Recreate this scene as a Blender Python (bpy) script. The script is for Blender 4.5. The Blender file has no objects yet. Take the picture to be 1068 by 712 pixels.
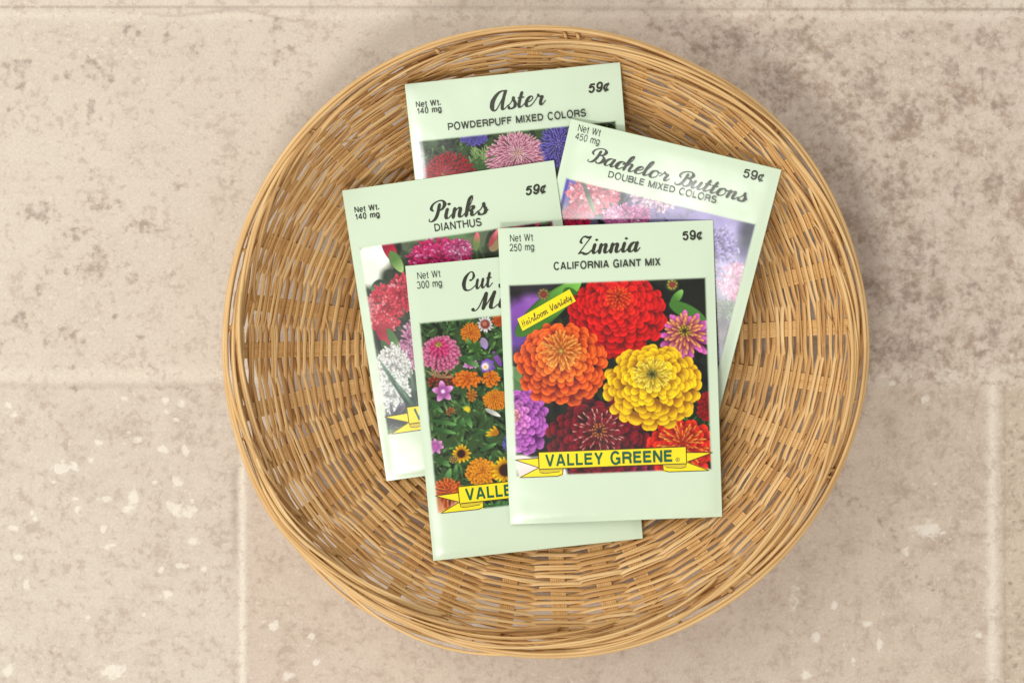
import bpy, math, random
import numpy as np
from mathutils import Vector
random.seed(7); RNG = np.random.default_rng(7)
MM = 0.001
scene = bpy.context.scene
COL = scene.collection

# ------------------------------------------------------------------ camera
CAM_H = 850.0                      # mm above the floor
PX = 2.618                         # photograph pixels per mm on the floor
cam_d = bpy.data.cameras.new("camera"); cam = bpy.data.objects.new("camera", cam_d); COL.objects.link(cam)
cam.location = (0, 0, CAM_H*MM); cam.rotation_euler = (0, 0, 0)
cam_d.sensor_width = 36.0
cam_d.lens = 36.0*CAM_H/(1068/PX)
cam_d.clip_start = 0.01; cam_d.clip_end = 50
cam_d.dof.use_dof = True; cam_d.dof.focus_distance = (CAM_H-27)*MM; cam_d.dof.aperture_fstop = 14.0
scene.camera = cam
scene.render.resolution_x = 1024; scene.render.resolution_y = 682
scene.render.engine = 'CYCLES'
scene.view_settings.view_transform = 'Standard'; scene.view_settings.look = 'None'
scene.view_settings.exposure = -0.06; scene.view_settings.gamma = 1.0

# ------------------------------------------------------------------ world and lamps (indoor window light, plus an added glare lamp)
world = bpy.data.worlds.new("World"); scene.world = world; world.use_nodes = True
bg = world.node_tree.nodes['Background']
bg.inputs['Color'].default_value = (1.0, 0.99, 0.975, 1); bg.inputs['Strength'].default_value = 0.56

def area(name, loc, target, sx, sy, power, color):
    d = bpy.data.lights.new(name, 'AREA'); d.shape = 'RECTANGLE'; d.size = sx; d.size_y = sy
    d.energy = power; d.color = color
    o = bpy.data.objects.new(name, d); COL.objects.link(o); o.location = loc
    o.rotation_euler = (Vector(target)-Vector(loc)).to_track_quat('-Z', 'Y').to_euler()
    return o
area("window_light", (-0.88, 0.38, 1.12), (0, 0, 0), 1.0, 1.0, 11.2, (1.0, 0.985, 0.965))
area("added_glare_lamp", (-0.225, -0.60, 1.25), (0.05, 0.03, 0), 0.25, 0.22, 7.4, (1.0, 0.99, 0.97))  # added lamp, aimed to put glare on the Bachelor Buttons packet

# ------------------------------------------------------------------ helpers
def lin(c):
    c = np.asarray(c, float)
    return np.where(c <= 0.04045, c/12.92, ((c+0.055)/1.055)**2.4)
def L8(*c): return tuple(float(v) for v in lin(np.array(c)/255.0))

def raw_mesh(name, verts, faces, material, parent=None, smooth=True, colors=None, vectors=None):
    """verts in metres (N,3); faces (M,4) or (M,3) int array or list"""
    me = bpy.data.meshes.new(name)
    if isinstance(faces, np.ndarray):
        verts = np.asarray(verts, np.float32)
        k = faces.shape[1]
        me.vertices.add(len(verts)); me.vertices.foreach_set('co', verts.ravel())
        me.loops.add(faces.size); me.loops.foreach_set('vertex_index', faces.astype(np.int32).ravel())
        me.polygons.add(len(faces))
        me.polygons.foreach_set('loop_start', np.arange(0, faces.size, k, dtype=np.int32))
        me.polygons.foreach_set('loop_total', np.full(len(faces), k, np.int32))
        me.update(calc_edges=True)
    else:
        me.from_pydata([tuple(map(float, v)) for v in verts], [], [tuple(map(int, f)) for f in faces])
    if colors:
        for nm, arr in colors.items():
            a = me.color_attributes.new(nm, 'FLOAT_COLOR', 'POINT')
            buf = np.ones((len(verts), 4), np.float32); buf[:, :3] = arr
            a.data.foreach_set('color', buf.ravel())
    if vectors:
        for nm, arr in vectors.items():
            a = me.attributes.new(nm, 'FLOAT_VECTOR', 'POINT')
            a.data.foreach_set('vector', np.asarray(arr, np.float32).ravel())
    me.validate(); me.update()
    if smooth: me.polygons.foreach_set('use_smooth', np.ones(len(me.polygons), bool))
    if material: me.materials.append(material)
    o = bpy.data.objects.new(name, me); COL.objects.link(o)
    if parent: o.parent = parent
    return o

class Nodes:
    def __init__(s, name):
        s.m = bpy.data.materials.new(name); s.m.use_nodes = True
        s.t = s.m.node_tree; s.n = s.t.nodes; s.b = s.n['Principled BSDF']
    def new(s, ty, **kw):
        x = s.n.new(ty)
        for k, v in kw.items():
            if k.startswith('_'): setattr(x, k[1:], v)
            else: x.inputs[k.replace('__', ' ')].default_value = v
        return x
    def link(s, a, b): s.t.links.new(a, b)
    def math(s, op, a, b=None, c=None, clamp=False):
        x = s.n.new('ShaderNodeMath'); x.operation = op; x.use_clamp = clamp
        for i, v in enumerate((a, b, c)):
            if v is None: continue
            if isinstance(v, (int, float)): x.inputs[i].default_value = v
            else: s.link(v, x.inputs[i])
        return x.outputs[0]
    def step(s, v, lo, hi):
        x = s.n.new('ShaderNodeMapRange'); x.interpolation_type = 'SMOOTHSTEP'
        s.link(v, x.inputs[0]); x.inputs[1].default_value = lo; x.inputs[2].default_value = hi
        return x.outputs[0]
    def mix(s, f, a, b, mode='MIX'):
        x = s.n.new('ShaderNodeMix'); x.data_type = 'RGBA'; x.blend_type = mode
        for sock, v in ((x.inputs[0], f), (x.inputs[6], a), (x.inputs[7], b)):
            if isinstance(v, (int, float)): sock.default_value = v
            elif isinstance(v, tuple): sock.default_value = (*v[:3], 1)
            else: s.link(v, sock)
        return x.outputs[2]
    def noise(s, vec, scale, detail=4, rough=0.55, dist=0.0):
        x = s.new('ShaderNodeTexNoise', Scale=scale, Detail=detail, Roughness=rough, Distortion=dist)
        if vec is not None: s.link(vec, x.inputs['Vector'])
        return x.outputs['Fac']

# ------------------------------------------------------------------ materials
def mat_floor():
    N = Nodes('printed_stone_tile')
    base = N.new('ShaderNodeAttribute', _attribute_name='base').outputs['Color']
    marks = N.new('ShaderNodeAttribute', _attribute_name='marks').outputs['Color']
    sp = N.n.new('ShaderNodeSeparateColor'); N.link(marks, sp.inputs[0])
    white, dark, mott = sp.outputs[0], sp.outputs[1], sp.outputs[2]
    geo = N.new('ShaderNodeTexCoord').outputs['Object']
    n_fine = N.noise(geo, 900, 3, 0.7)
    n_mid = N.noise(geo, 130, 7, 0.68, 0.4)
    n_mid2 = N.noise(geo, 210, 6, 0.65, 0.8)
    n_big = N.noise(geo, 14, 5, 0.6)
    n_med = N.noise(geo, 75, 9, 0.80, 0.3)
    n_spk = N.noise(geo, 330, 3, 0.6)
    # soft cloudiness
    c = N.mix(N.math('MULTIPLY', N.step(n_big, 0.35, 0.7), 0.35), base, N.mix(1.0, base, (0.86, 0.83, 0.80), 'MULTIPLY'))
    # mottling (brown grey)
    mfac = N.math('MULTIPLY', N.step(N.math('ADD', n_med, N.math('ADD', N.math('MULTIPLY', N.math('SUBTRACT', n_mid, 0.5), 0.7), N.math('MULTIPLY', N.math('SUBTRACT', n_spk, 0.5), 0.40))), 0.36, 0.74), mott)
    c = N.mix(mfac, c, N.mix(1.0, c, (0.60, 0.53, 0.47), 'MULTIPLY'))
    # fine grain
    g = N.math('MULTIPLY_ADD', n_fine, 0.46, 0.77)
    gc = N.n.new('ShaderNodeCombineColor'); [N.link(g, gc.inputs[i]) for i in range(3)]
    c = N.mix(1.0, c, gc.outputs[0], 'MULTIPLY')
    # dark pitted stains broken by noise
    d0 = N.math('ADD', N.math('MULTIPLY', dark, 0.37), N.math('ADD', N.math('MULTIPLY', n_mid2, .75), N.math('MULTIPLY', n_spk, .35)))
    dfac = N.math('MULTIPLY', N.math('MULTIPLY', N.step(d0, 0.66, 0.86), 0.66), N.math('MULTIPLY_ADD', N.step(N.math('ADD', N.math('MULTIPLY', n_fine, .4), N.math('MULTIPLY', n_spk, .6)), .42, .58), .7, .3))
    spk = N.math('MULTIPLY', N.step(N.math('ADD', n_spk, N.math('MULTIPLY', N.math('SUBTRACT', n_med, .5), 1.3)), .54, .70), .34)
    c = N.mix(spk, c, L8(168, 146, 130))
    lsp = N.math('MULTIPLY', N.step(N.math('ADD', N.noise(geo, 410, 3, .6), N.math('MULTIPLY', N.math('SUBTRACT', n_big, .5), .4)), .60, .72), .30)
    c = N.mix(lsp, c, L8(236, 227, 208))
    c = N.mix(dfac, c, L8(150, 130, 117))
    # pale blotches
    w0 = N.math('ADD', white, N.math('ADD', N.math('MULTIPLY', N.math('SUBTRACT', n_mid2, 0.5), 1.9), N.math('MULTIPLY', N.math('SUBTRACT', n_spk, 0.5), 1.0)))
    wfac = N.math('MULTIPLY', N.step(w0, 0.44, 0.84), 0.62)
    c = N.mix(wfac, c, L8(238, 230, 214))
    N.link(c, N.b.inputs['Base Color'])
    N.b.inputs['Roughness'].default_value = 0.56
    N.b.inputs['Specular IOR Level'].default_value = 0.3
    bp = N.new('ShaderNodeBump', Strength=0.12, Distance=0.0004)
    N.link(N.math('ADD', n_fine, n_mid), bp.inputs['Height']); N.link(bp.outputs[0], N.b.inputs['Normal'])
    return N.m

def mat_reed(name, dark, mid, light, rough=0.42):
    N = Nodes(name)
    at = N.new('ShaderNodeAttribute', _attribute_name='strand').outputs['Vector']   # metres along, across (0..1), random
    sep = N.n.new('ShaderNodeSeparateXYZ'); N.link(at, sep.inputs[0])
    cb = N.n.new('ShaderNodeCombineXYZ')
    N.link(N.math('MULTIPLY', sep.outputs[0], 25.0), cb.inputs[0])
    N.link(N.math('MULTIPLY', sep.outputs[1], 5.0), cb.inputs[1])
    N.link(N.math('MULTIPLY', sep.outputs[2], 57.0), cb.inputs[2])
    grain = N.noise(cb.outputs[0], 2.2, 4, 0.65)
    cb2 = N.n.new('ShaderNodeCombineXYZ')
    N.link(N.math('MULTIPLY', sep.outputs[0], 22.0), cb2.inputs[0]); N.link(N.math('MULTIPLY', sep.outputs[2], 91.0), cb2.inputs[2])
    blot = N.noise(cb2.outputs[0], 1.0, 3, 0.6)
    r = N.n.new('ShaderNodeValToRGB')
    e = r.color_ramp.elements
    e[0].position = 0.16; e[0].color = (*dark, 1); e[1].position = 0.86; e[1].color = (*light, 1)
    m = r.color_ramp.elements.new(0.5); m.color = (*mid, 1)
    v = N.math('ADD', N.math('MULTIPLY', grain, 0.62), N.math('MULTIPLY', blot, 0.55))
    v = N.math('ADD', v, N.math('MULTIPLY', N.math('SUBTRACT', sep.outputs[2], 0.5), 0.36))
    v = N.math('SUBTRACT', v, 0.08)
    N.link(v, r.inputs[0]); N.link(r.outputs[0], N.b.inputs['Base Color'])
    N.b.inputs['Roughness'].default_value = rough
    N.b.inputs['Specular IOR Level'].default_value = 0.45
    bp = N.new('ShaderNodeBump', Strength=0.35, Distance=0.0003)
    N.link(grain, bp.inputs['Height']); N.link(bp.outputs[0], N.b.inputs['Normal'])
    return N.m

def mat_print(name, color=None, attr=None, rough=0.21, spec=0.5, paper=False):
    N = Nodes(name)
    geo = N.new('ShaderNodeTexCoord').outputs['Object']
    if attr:
        N.link(N.new('ShaderNodeAttribute', _attribute_name=attr).outputs['Color'], N.b.inputs['Base Color'])
    else:
        n = N.noise(geo, 60, 3, 0.5)
        N.link(N.mix(N.math('MULTIPLY', n, 0.12), color, tuple(v*0.86 for v in color)), N.b.inputs['Base Color'])
    N.b.inputs['Roughness'].default_value = rough; N.b.inputs['Specular IOR Level'].default_value = spec
    # coated paper: faint waviness so reflections break up
    bp = N.new('ShaderNodeBump', Strength=0.32, Distance=0.0009)
    N.link(N.noise(geo, 45, 2, 0.5), bp.inputs['Height']); N.link(bp.outputs[0], N.b.inputs['Normal'])
    return N.m

PAPER = np.array((211, 228, 199))/255.0
M_FLOOR = mat_floor()
M_REED = mat_reed('split_reed', L8(146, 92, 44), L8(214, 165, 100), L8(241, 206, 148))
M_SPOKE = mat_reed('bamboo_stake', L8(182, 128, 68), L8(224, 177, 112), L8(243, 209, 150))
M_RIM = mat_reed('round_rim_reed', L8(136, 88, 42), L8(213, 169, 107), L8(241, 210, 154), 0.38)
M_PAPER = mat_print('coated_green_paper', tuple(lin(PAPER)))
M_PHOTO = mat_print('colour_print', attr='ink')
M_INK = mat_print('dark_ink', L8(52, 52, 40))
M_YEL = mat_print('yellow_ink', L8(252, 226, 22))
M_YELD = mat_print('shaded_yellow_ink', L8(214, 190, 44))
M_BLK = mat_print('outline_ink', L8(70, 56, 10))
M_GRN = mat_print('green_ink', L8(20, 92, 62))

# ------------------------------------------------------------------ things
def thing(name, label, cat, loc=(0, 0, 0), group=None):
    o = bpy.data.objects.new(name, None); COL.objects.link(o); o.location = loc
    o.empty_display_size = 0.02
    o['label'] = label; o['category'] = cat
    if group: o['group'] = group
    return o

# ================================================================== FLOOR
def hash_noise(X, Y, scale, seed):
    """cheap value noise on arrays (mm)"""
    r = np.random.default_rng(seed); T = r.random((64, 64))
    x = X/scale+1000; y = Y/scale+1000
    xi = np.floor(x).astype(int); yi = np.floor(y).astype(int); fx = x-xi; fy = y-yi
    fx = fx*fx*(3-2*fx); fy = fy*fy*(3-2*fy)
    g = lambda a, b: T[a % 64, b % 64]
    return (g(xi, yi)*(1-fx)+g(xi+1, yi)*fx)*(1-fy)+(g(xi, yi+1)*(1-fx)+g(xi+1, yi+1)*fx)*fy
def fbm(X, Y, scale, seed, o=4):
    s = 0; a = 1; t = 0
    for i in range(o):
        s = s+a*hash_noise(X, Y, scale/2**i, seed+i); t += a; a *= 0.55
    return s/t
def sst(x, a, b):
    t = np.clip((x-a)/(b-a), 0, 1); return t*t*(3-2*t)

def build_floor():
    far = np.array([60, 140, 260, 450, 750, 1200.])
    xs = np.r_[-(215+far[::-1]), np.arange(-215, 215.1, 0.9), 215+far]
    ys = np.r_[-(145+far[::-1]), np.arange(-145, 145.1, 0.9), 145+far]
    X, Y = np.meshgrid(xs, ys)
    # the tile print measured from the photograph: plan units U (right) and V (down)
    U = 534+X*PX; V = 356-Y*PX
    wx = (fbm(X, Y, 14, 3)-.5)*10; wy = (fbm(X, Y, 14, 9)-.5)*10
    Uw = U+wx; Vw = V+wy
    c_tl = np.array((212, 199, 181.)); c_bl = np.array((210, 197, 180.)); c_tr = np.array((211, 195, 178.))
    c_bm = np.array((206, 189, 170.)); c_strip = np.array((217, 203, 184.)); c_top = np.array((217, 204, 186.)); c_rs = np.array((205, 188, 166.))
    right = sst(Uw, 560, 720)[..., None]
    low = sst(Vw, 396, 408)[..., None]
    lb = sst(Uw, 255, 262)[..., None]
    base = (c_tl*(1-right)+c_tr*right)*(1-low)+low*(c_bl*(1-lb)+c_bm*lb)
    rs = (sst(U+wx*.3, 1040, 1048)*sst(V, 396, 404))[..., None]
    base = base*(1-rs)+c_rs*rs
    top = (1-sst(V+wy*.1, 7, 9))[..., None]
    base = base*(1-top)+c_top*top
    # pale joints
    j = np.exp(-((V+wy*.4-391)/9)**2)*(0.15+.45*fbm(X, Y, 20, 31))
    j = np.maximum(j, np.exp(-((U+wx*.25-253)/3.6)**2)*sst(V, 445, 500)*0.95)
    j = np.maximum(j, np.exp(-((U+wx*.2-1035)/6.5)**2)*sst(V, 385, 400)*0.85)
    j = np.maximum(j, np.exp(-((V+wy*.15-16)/5.)**2)*0.45)
    j = np.maximum(j, np.exp(-((U+wx*.2-645)/3)**2)*(1-sst(V, 16, 22))*0.3)
    j = j[..., None]
    base = base*(1-j)+np.array((231, 220, 201.))*j
    # dark hairline joint near the top, and darker line left of the vertical joint
    hl = np.exp(-((V-8.6-0.002*(U-534))/1.1)**2)*0.5
    hl = np.maximum(hl, np.exp(-((U+wx*.3-245)/3.2)**2)*sst(V, 470, 500)*(1-sst(V, 570, 610))*0.30)
    hl = np.maximum(hl, np.exp(-((V+wy*.5-402)/3.0)**2)*0.20*(1-sst(U, 240, 300)))
    hl = np.maximum(hl, np.exp(-((U+wx*.3-1048)/2.0)**2)*sst(V, 396, 404)*.25)
    hl = hl[..., None]
    base = base*(1-hl)+np.array((150, 132, 117.))*hl
    # vein across the top left tile
    vy = 16+4*np.sin(U/47.)-3*np.sin(U/19.+1)+(U-150)*0.01
    vein = np.exp(-((V-vy)/1.8)**2)*sst(U, 130, 170)*(1-sst(U, 300, 345))*0.45
    vein = vein[..., None]; base = base*(1-vein)+np.array((168, 150, 136.))*vein
    # marks: pale blotches / dark stains / mottle
    W_ = np.zeros_like(X); D_ = np.zeros_like(X)
    def blob(A, u, v, ru, rv, k=1.0):
        d = ((U-u)/ru)**2+((V-v)/rv)**2
        np.maximum(A, k*np.exp(-d*0.9), out=A)
    for u, v, ru, rv in [(173,418,5,5),(189,420,6,7),(174,429,4,4),(183,438,5,4),(143,458,7,5),(135,451,4,3),(104,462,6,4),(130,415,7,4),(8,422,6,4),(16,432,5,4),
                         (63,488,12,8),(77,486,8,6),(95,480,5,5),(170,468,8,6),(193,470,6,8),(140,520,8,12),(135,530,8,6),(186,502,9,8),(178,525,8,8),(197,535,12,8),(183,530,9,7),
                         (200,564,10,6),(188,590,8,5),(168,594,4,4),(213,593,4,5),(174,620,6,6),(80,530,5,6),(78,520,6,4),(110,520,8,5),(15,550,7,5),(37,540,4,4),(28,610,5,9),
                         (20,580,8,5),(8,700,8,8),(200,522,4,4),(160,503,5,4),(108,552,4,6),(115,568,8,4),(92,644,5,4),(55,503,3,3),(34,535,6,5),(150,640,5,4),(120,700,20,10),(300,704,9,5),
                         (828,622,8,17),(851,666,5,8),(917,672,4.5,12),(890,690,4,6),(1018,661,9,5),(965,415,6,8),(904,650,6,4),(968,552,22,11),(840,704,7,6),(930,400,6,5),(870,632,4,6),
                         (944,575,5,7),(975,503,4,4),(286,652,5,6),(325,663,4,5),(330,690,5,5)]:
        blob(W_, u, v, ru, rv, 0.95)
    for (u, v, ru, rv, k) in [(20,70,12,14,.8),(23,85,10,10,.7),(8,115,5,4,.5),(70,78,9,7,.7),(95,72,12,14,.7),(110,80,10,16,.7),(60,80,5,5,.7),(128,64,4,6,.6),(95,115,5,12,1),(106,123,3,4,1),
                              (48,102,4,4,.8),(12,112,8,5,.6),(132,30,5,9,.8),(143,36,5,5,.8),(175,37,12,6,.6),(200,50,12,14,.55),(215,65,8,8,.5),(288,28,9,10,.8),(290,57,14,12,.7),(303,52,7,8,.7),
                              (158,117,4,4,.7),(180,107,6,5,.7),(138,167,5,8,.8),(167,157,4,5,.6),(87,168,7,5,.7),(184,196,6,6,.9),(37,195,6,5,.7),(45,222,26,14,.75),(110,212,22,12,.7),(95,185,14,10,.5),
                              (75,242,16,12,.8),(103,272,9,18,1),(88,285,9,10,.9),(70,284,5,6,.9),(50,284,8,6,.7),(42,300,8,12,.7),(22,335,10,12,.9),(70,345,10,8,.9),(55,358,12,5,.7),(88,358,7,5,.8),
                              (137,290,8,8,.8),(130,280,5,6,.7),(145,235,16,12,.7),(118,305,12,5,.5),(120,330,5,4,.6),(148,338,5,6,.7),(148,353,5,4,.7),(135,370,5,6,.6),(180,285,4,4,.7),(125,378,5,5,.6),
                              (70,383,26,3,.6),(160,382,14,4,.6),(0,360,8,14,.6),(180,405,26,4,.7),(80,405,30,3,.6),(135,408,5,4,.9),(50,412,16,4,.5),(195,243,5,4,.7),(240,190,22,4,.6),(255,22,20,3,.5),
                              (140,580,10,9,.45),(115,610,4,14,.45),(60,680,20,3,.55),(40,695,10,3,.6),(35,705,6,4,.5),
                              (990,72,8,10,.9),(1030,77,9,6,.8),(1025,40,16,9,.8),(948,38,8,5,.7),(1000,108,7,10,.9),(1045,110,14,4,.6),(940,125,26,20,.7),(905,90,22,24,.7),(880,120,18,16,.7),(830,40,24,18,.8),
                              (812,90,18,22,.7),(1035,190,12,14,.6),(770,38,20,12,.7),(700,28,22,10,.6),(740,50,20,12,.6),(860,60,16,10,.6),(950,305,8,10,1.1),(935,318,9,10,1),(975,320,10,14,.8),(942,365,28,14,.8),
                              (960,265,24,22,.6),(1035,350,9,16,.8),(1022,370,8,8,.7),(905,300,14,12,.5),(1015,300,14,10,.5),(930,190,24,26,.5),(1000,200,14,26,.4),(1040,400,24,4,.6)]:
        blob(D_, u, v, ru, rv, k)
    D_ += 0.20*sst(Uw, 600, 760)*(1-sst(Vw, 395, 405))
    # thin vein (bottom right tile)
    pts = [(868,505),(880,520),(900,525),(915,540),(935,560),(942,585),(958,600),(975,612),(995,622),(1005,640)]
    for (a, b), (c, d) in zip(pts[:-1], pts[1:]):
        for t in np.linspace(0, 1, 7): blob(D_, a+(c-a)*t+random.uniform(-3, 3), b+(d-b)*t+random.uniform(-3, 3), 3.2, 3.2, .62)
    for k in range(60):
        blob(D_, random.uniform(1052, 1070), random.uniform(405, 712), 3, 3, .8)
    D_ -= 0.35*(sst(V, 404, 412))*(1-sst(U, 250, 256))*0.3
    right2 = sst(Uw, 600, 760)*(1-sst(Vw, 392, 404))
    mott = 0.95*right2*(0.45+0.9*sst(fbm(X, Y, 30, 77), .35, .7))*(1-0.6*np.exp(-((V-20)/14)**2))+0.20*sst(Vw, 400, 410)+0.14
    mott += 0.28*sst(Uw, 900, 980)*sst(Vw, 398, 410)*(1-sst(U, 1030, 1040))*(1-sst(Vw, 560, 640))
    mott = np.clip(mott*(1-j[..., 0]*.8), 0, 1)
    n1, n2 = X.shape
    verts = np.stack([X, Y, 0*X], -1).reshape(-1, 3)*MM
    idx = np.arange(n1*n2).reshape(n1, n2)
    faces = np.stack([idx[:-1, :-1], idx[:-1, 1:], idx[1:, 1:], idx[1:, :-1]], -1).reshape(-1, 4)
    o = raw_mesh('floor', verts, faces, M_FLOOR,
                 colors={'base': lin(np.clip(base, 0, 255)/255.).reshape(-1, 3),
                         'marks': np.stack([W_, np.clip(D_, 0, 1.2), mott], -1).reshape(-1, 3)})
    o['kind'] = 'structure'; o['label'] = 'beige and greyish printed stone tile floor with pale blotches'
    return o
build_floor()

# ================================================================== BASKET
BX, BY = 13.0, -0.3
R_TAB = [(-180,340),(-159,341),(-146,342),(-134,335.5),(-115,330),(-88,329),(-59,332),(-42,335),(-20,337),(-4,339),(17,336),(37,336.5),(51,334),(62,329),(92,331),(124,338),(152,339.5),(174,339.5)]
_a = np.array([a for a, _ in R_TAB], float); _r = np.array([r for _, r in R_TAB])/2.764
_fine = np.linspace(-180, 180, 721)
_rf = np.interp(_fine, _a, _r, period=360)
_k = np.exp(-(np.arange(-24, 25)/11.)**2); _k /= _k.sum()
_rf = np.convolve(np.r_[_rf[-25:-1], _rf, _rf[1:25]], _k, 'valid')
def Rim(th): return np.interp((np.degrees(th)+180) % 360-180, _fine, _rf)
def prof(r):                                  # wall height at radius r (mm), nominal rim radius 121
    t = np.clip((r-50)/70., 0, 2); return 2.2+43*t**2.2
def prof_n(r):                                # slope angle
    t = np.clip((r-50)/70., 0, 2); return np.arctan(43*2.2/70.*t**1.2)

class Strands:
    def __init__(s): s.v = []; s.f = []; s.a = []; s.n = 0
    def add(s, P, B, w, h, sides=6, closed=False, rnd=None, flat=False, vlen=None):
        """P (n,3) centreline mm; B (n,3) 'up' vectors; w,h half sizes (scalar or array)"""
        P = np.asarray(P, float); n = len(P)
        if closed: T = np.roll(P, -1, 0)-np.roll(P, 1, 0)
        else: T = np.gradient(P, axis=0)
        T /= np.linalg.norm(T, axis=1)[:, None]+1e-9
        B = np.asarray(B, float)*np.ones((n, 1)); B = B-(B*T).sum(1)[:, None]*T; B /= np.linalg.norm(B, axis=1)[:, None]+1e-9
        S = np.cross(T, B)
        ang = np.arange(sides)/sides*2*np.pi+np.pi/sides
        ca, sa = np.cos(ang), np.sin(ang)
        if flat: ca = np.sign(ca)*np.abs(ca)**.6; sa = np.sign(sa)*np.abs(sa)**.6
        w = np.broadcast_to(w, n)[:, None, None]; h = np.broadcast_to(h, n)[:, None, None]
        V = P[:, None]+S[:, None]*w*ca[None, :, None]+B[:, None]*h*sa[None, :, None]
        idx = s.n+np.arange(n*sides).reshape(n, sides)
        if closed: a = idx; b = np.roll(idx, -1, 0)
        else: a = idx[:-1]; b = idx[1:]
        F = np.stack([a, np.roll(a, -1, 1), np.roll(b, -1, 1), b], -1).reshape(-1, 4)
        rnd = random.random() if rnd is None else rnd
        d = np.r_[0, np.cumsum(np.linalg.norm(np.diff(P, axis=0), axis=1))]*MM+rnd*3
        A = np.zeros((n, sides, 3)); A[..., 0] = d[:, None]; A[..., 1] = (ca*.5+.5)[None]; A[..., 2] = rnd
        s.v.append(V.reshape(-1, 3)*MM); s.f.append(F); s.a.append(A.reshape(-1, 3)); s.n += n*sides
        if not closed:
            for row in (idx[0][::-1], idx[-1]):
                for i in range(1, sides-1, 2):
                    if i+2 <= sides-1+0: s.f.append(np.array([[row[0], row[i], row[i+1], row[(i+2) % sides]]]))
    def build(s, name, mat, parent):
        return raw_mesh(name, np.concatenate(s.v), np.concatenate(s.f), mat, parent, True, vectors={'strand': np.concatenate(s.a)})

def ring_noise(th, amp, seed, lo=2, hi=9):
    r = np.random.default_rng(seed); o = np.zeros_like(th)
    for k in range(lo, hi): o += r.normal()/k**.5*np.sin(k*th+r.random()*6.28)
    return amp*o/2.0

basket = thing('wicker_basket', 'round shallow golden wicker basket lying on the tile floor', 'basket', (BX*MM, BY*MM, 0))
NS = 32
sp_ang = (np.arange(NS)+.25)/NS*2*np.pi+RNG.normal(0, .018, NS)
def phase(th):                                # continuous spoke index at an angle
    ext = np.r_[sp_ang[-1]-2*np.pi, sp_ang, sp_ang[0]+2*np.pi]
    return np.interp(th % (2*np.pi), ext, np.arange(-1, NS+1))
def wall_pt(th, rn, disp):
    """rn nominal radius (0..121) ; disp along wall normal, toward the inside"""
    sc = 1+(Rim(th)/121.-1)*(np.clip(rn/121., 0, 1)**2)
    z = prof(rn); a = prof_n(rn)
    r = rn*sc-np.sin(a)*disp
    return np.stack([r*np.cos(th), r*np.sin(th), z+np.cos(a)*disp], -1)
def wall_up(th, rn):
    a = prof_n(rn)
    return np.stack([-np.sin(a)*np.cos(th), -np.sin(a)*np.sin(th), np.cos(a)+0*th], -1)

# --- spokes: flat bands of fine parallel splints
for j in range(NS):
    S = Strands(); th0 = sp_ang[j]
    wob = RNG.normal(0, .006)
    nst = 7
    base_rnd = random.random()*.5+.2
    for q in range(nst):
        rn = np.linspace(16, 117.5, 60)
        half = np.minimum(3.1, rn*0.085)
        off = (q-(nst-1)/2)/((nst-1)/2)*half*.82
        th = th0+wob*np.sin(rn/20.)+off/np.maximum(rn, 5)
        P = wall_pt(th, rn, 0.0+0.05*np.sin(rn/3.+q))
        S.add(P, wall_up(th, rn), half*.165, .3, 6, rnd=base_rnd+random.uniform(-.13, .13), flat=True)
    S.build('spoke', M_SPOKE, basket)

# --- weavers: ring after ring, over one spoke and under the next
def slope_len():
    rr = np.linspace(18, 118, 400); ds = np.hypot(np.gradient(rr), np.gradient(prof(rr))); return rr, np.cumsum(ds)-ds[0]
rr_, ss_ = slope_len()
WS = Strands()
s_pos = 0.0; k = 0; th = np.linspace(0, 2*np.pi, 32*14, endpoint=False)
while s_pos < ss_[-1]-.2:
    r0 = np.interp(s_pos, ss_, rr_)
    f = np.clip((r0-60)/50., 0, 1)
    wd = (1.10*(1-f)+0.80*f)*random.uniform(.85, 1.15)
    step = (2.08*(1-f)+1.42*f)*random.uniform(.92, 1.08)
    amp = 1.0*(1-f)+.85*f
    ph = phase(th)
    c = np.cos(np.pi*(ph+k))
    disp = amp*np.tanh(1.5*c)/.905
    rn = r0+ring_noise(th, .55, 100+k)+ring_noise(th, .16, 500+k, 20, 40)
    # in the gaps neighbouring rings are pressed together in pairs
    rn = rn+np.sin(np.pi*(ph+k))*0.25
    rn = np.minimum(rn, 118.3)
    tilt = 0.18*np.sin(np.pi*(ph+k+.5))
    WS.add(wall_pt(th, rn, disp), wall_up(th, rn), wd*(1+.12*ring_noise(th, 1, 900+k, 3, 12)), .27, 8, closed=True, rnd=random.random())
    # a thinner companion strand that slips out beside the main one in places
    for _ in range(1 if f > .4 else (1 if random.random() < .4 else 0)):
        a0 = random.random()*6.28; span = random.uniform(1.2, 3.5)
        t2 = np.linspace(a0, a0+span, int(span*70)); ph2 = phase(t2); c2 = np.cos(np.pi*(ph2+k))
        r2 = np.minimum(r0+wd*1.15+.5*np.sin((t2-a0)/span*np.pi)+ring_noise(t2, .3, 700+k), 118.)
        WS.add(wall_pt(t2, r2, (amp*.9)*np.tanh(1.5*c2)/.905+.15), wall_up(t2, r2), .42, .22, 6, rnd=random.random())
    s_pos += step; k += 1
# short ends and split fibres that stick out of the weave
for q in range(46):
    a0 = random.random()*6.28; rn0 = random.uniform(58, 112); ln = random.uniform(5, 16)/rn0
    t = np.linspace(0, 1, 12); d = random.choice((-1, 1))
    WS.add(wall_pt(a0+d*ln*t, rn0-random.uniform(.5, 3.0)*t, 1.0+random.uniform(.3, 1.6)*t**1.5), wall_up(a0+d*ln*t, rn0+0*t), random.uniform(.14, .5)*(1-.7*t**3), .15, 5, rnd=random.random())
WS.build('woven_wall', M_REED, basket)

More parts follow.
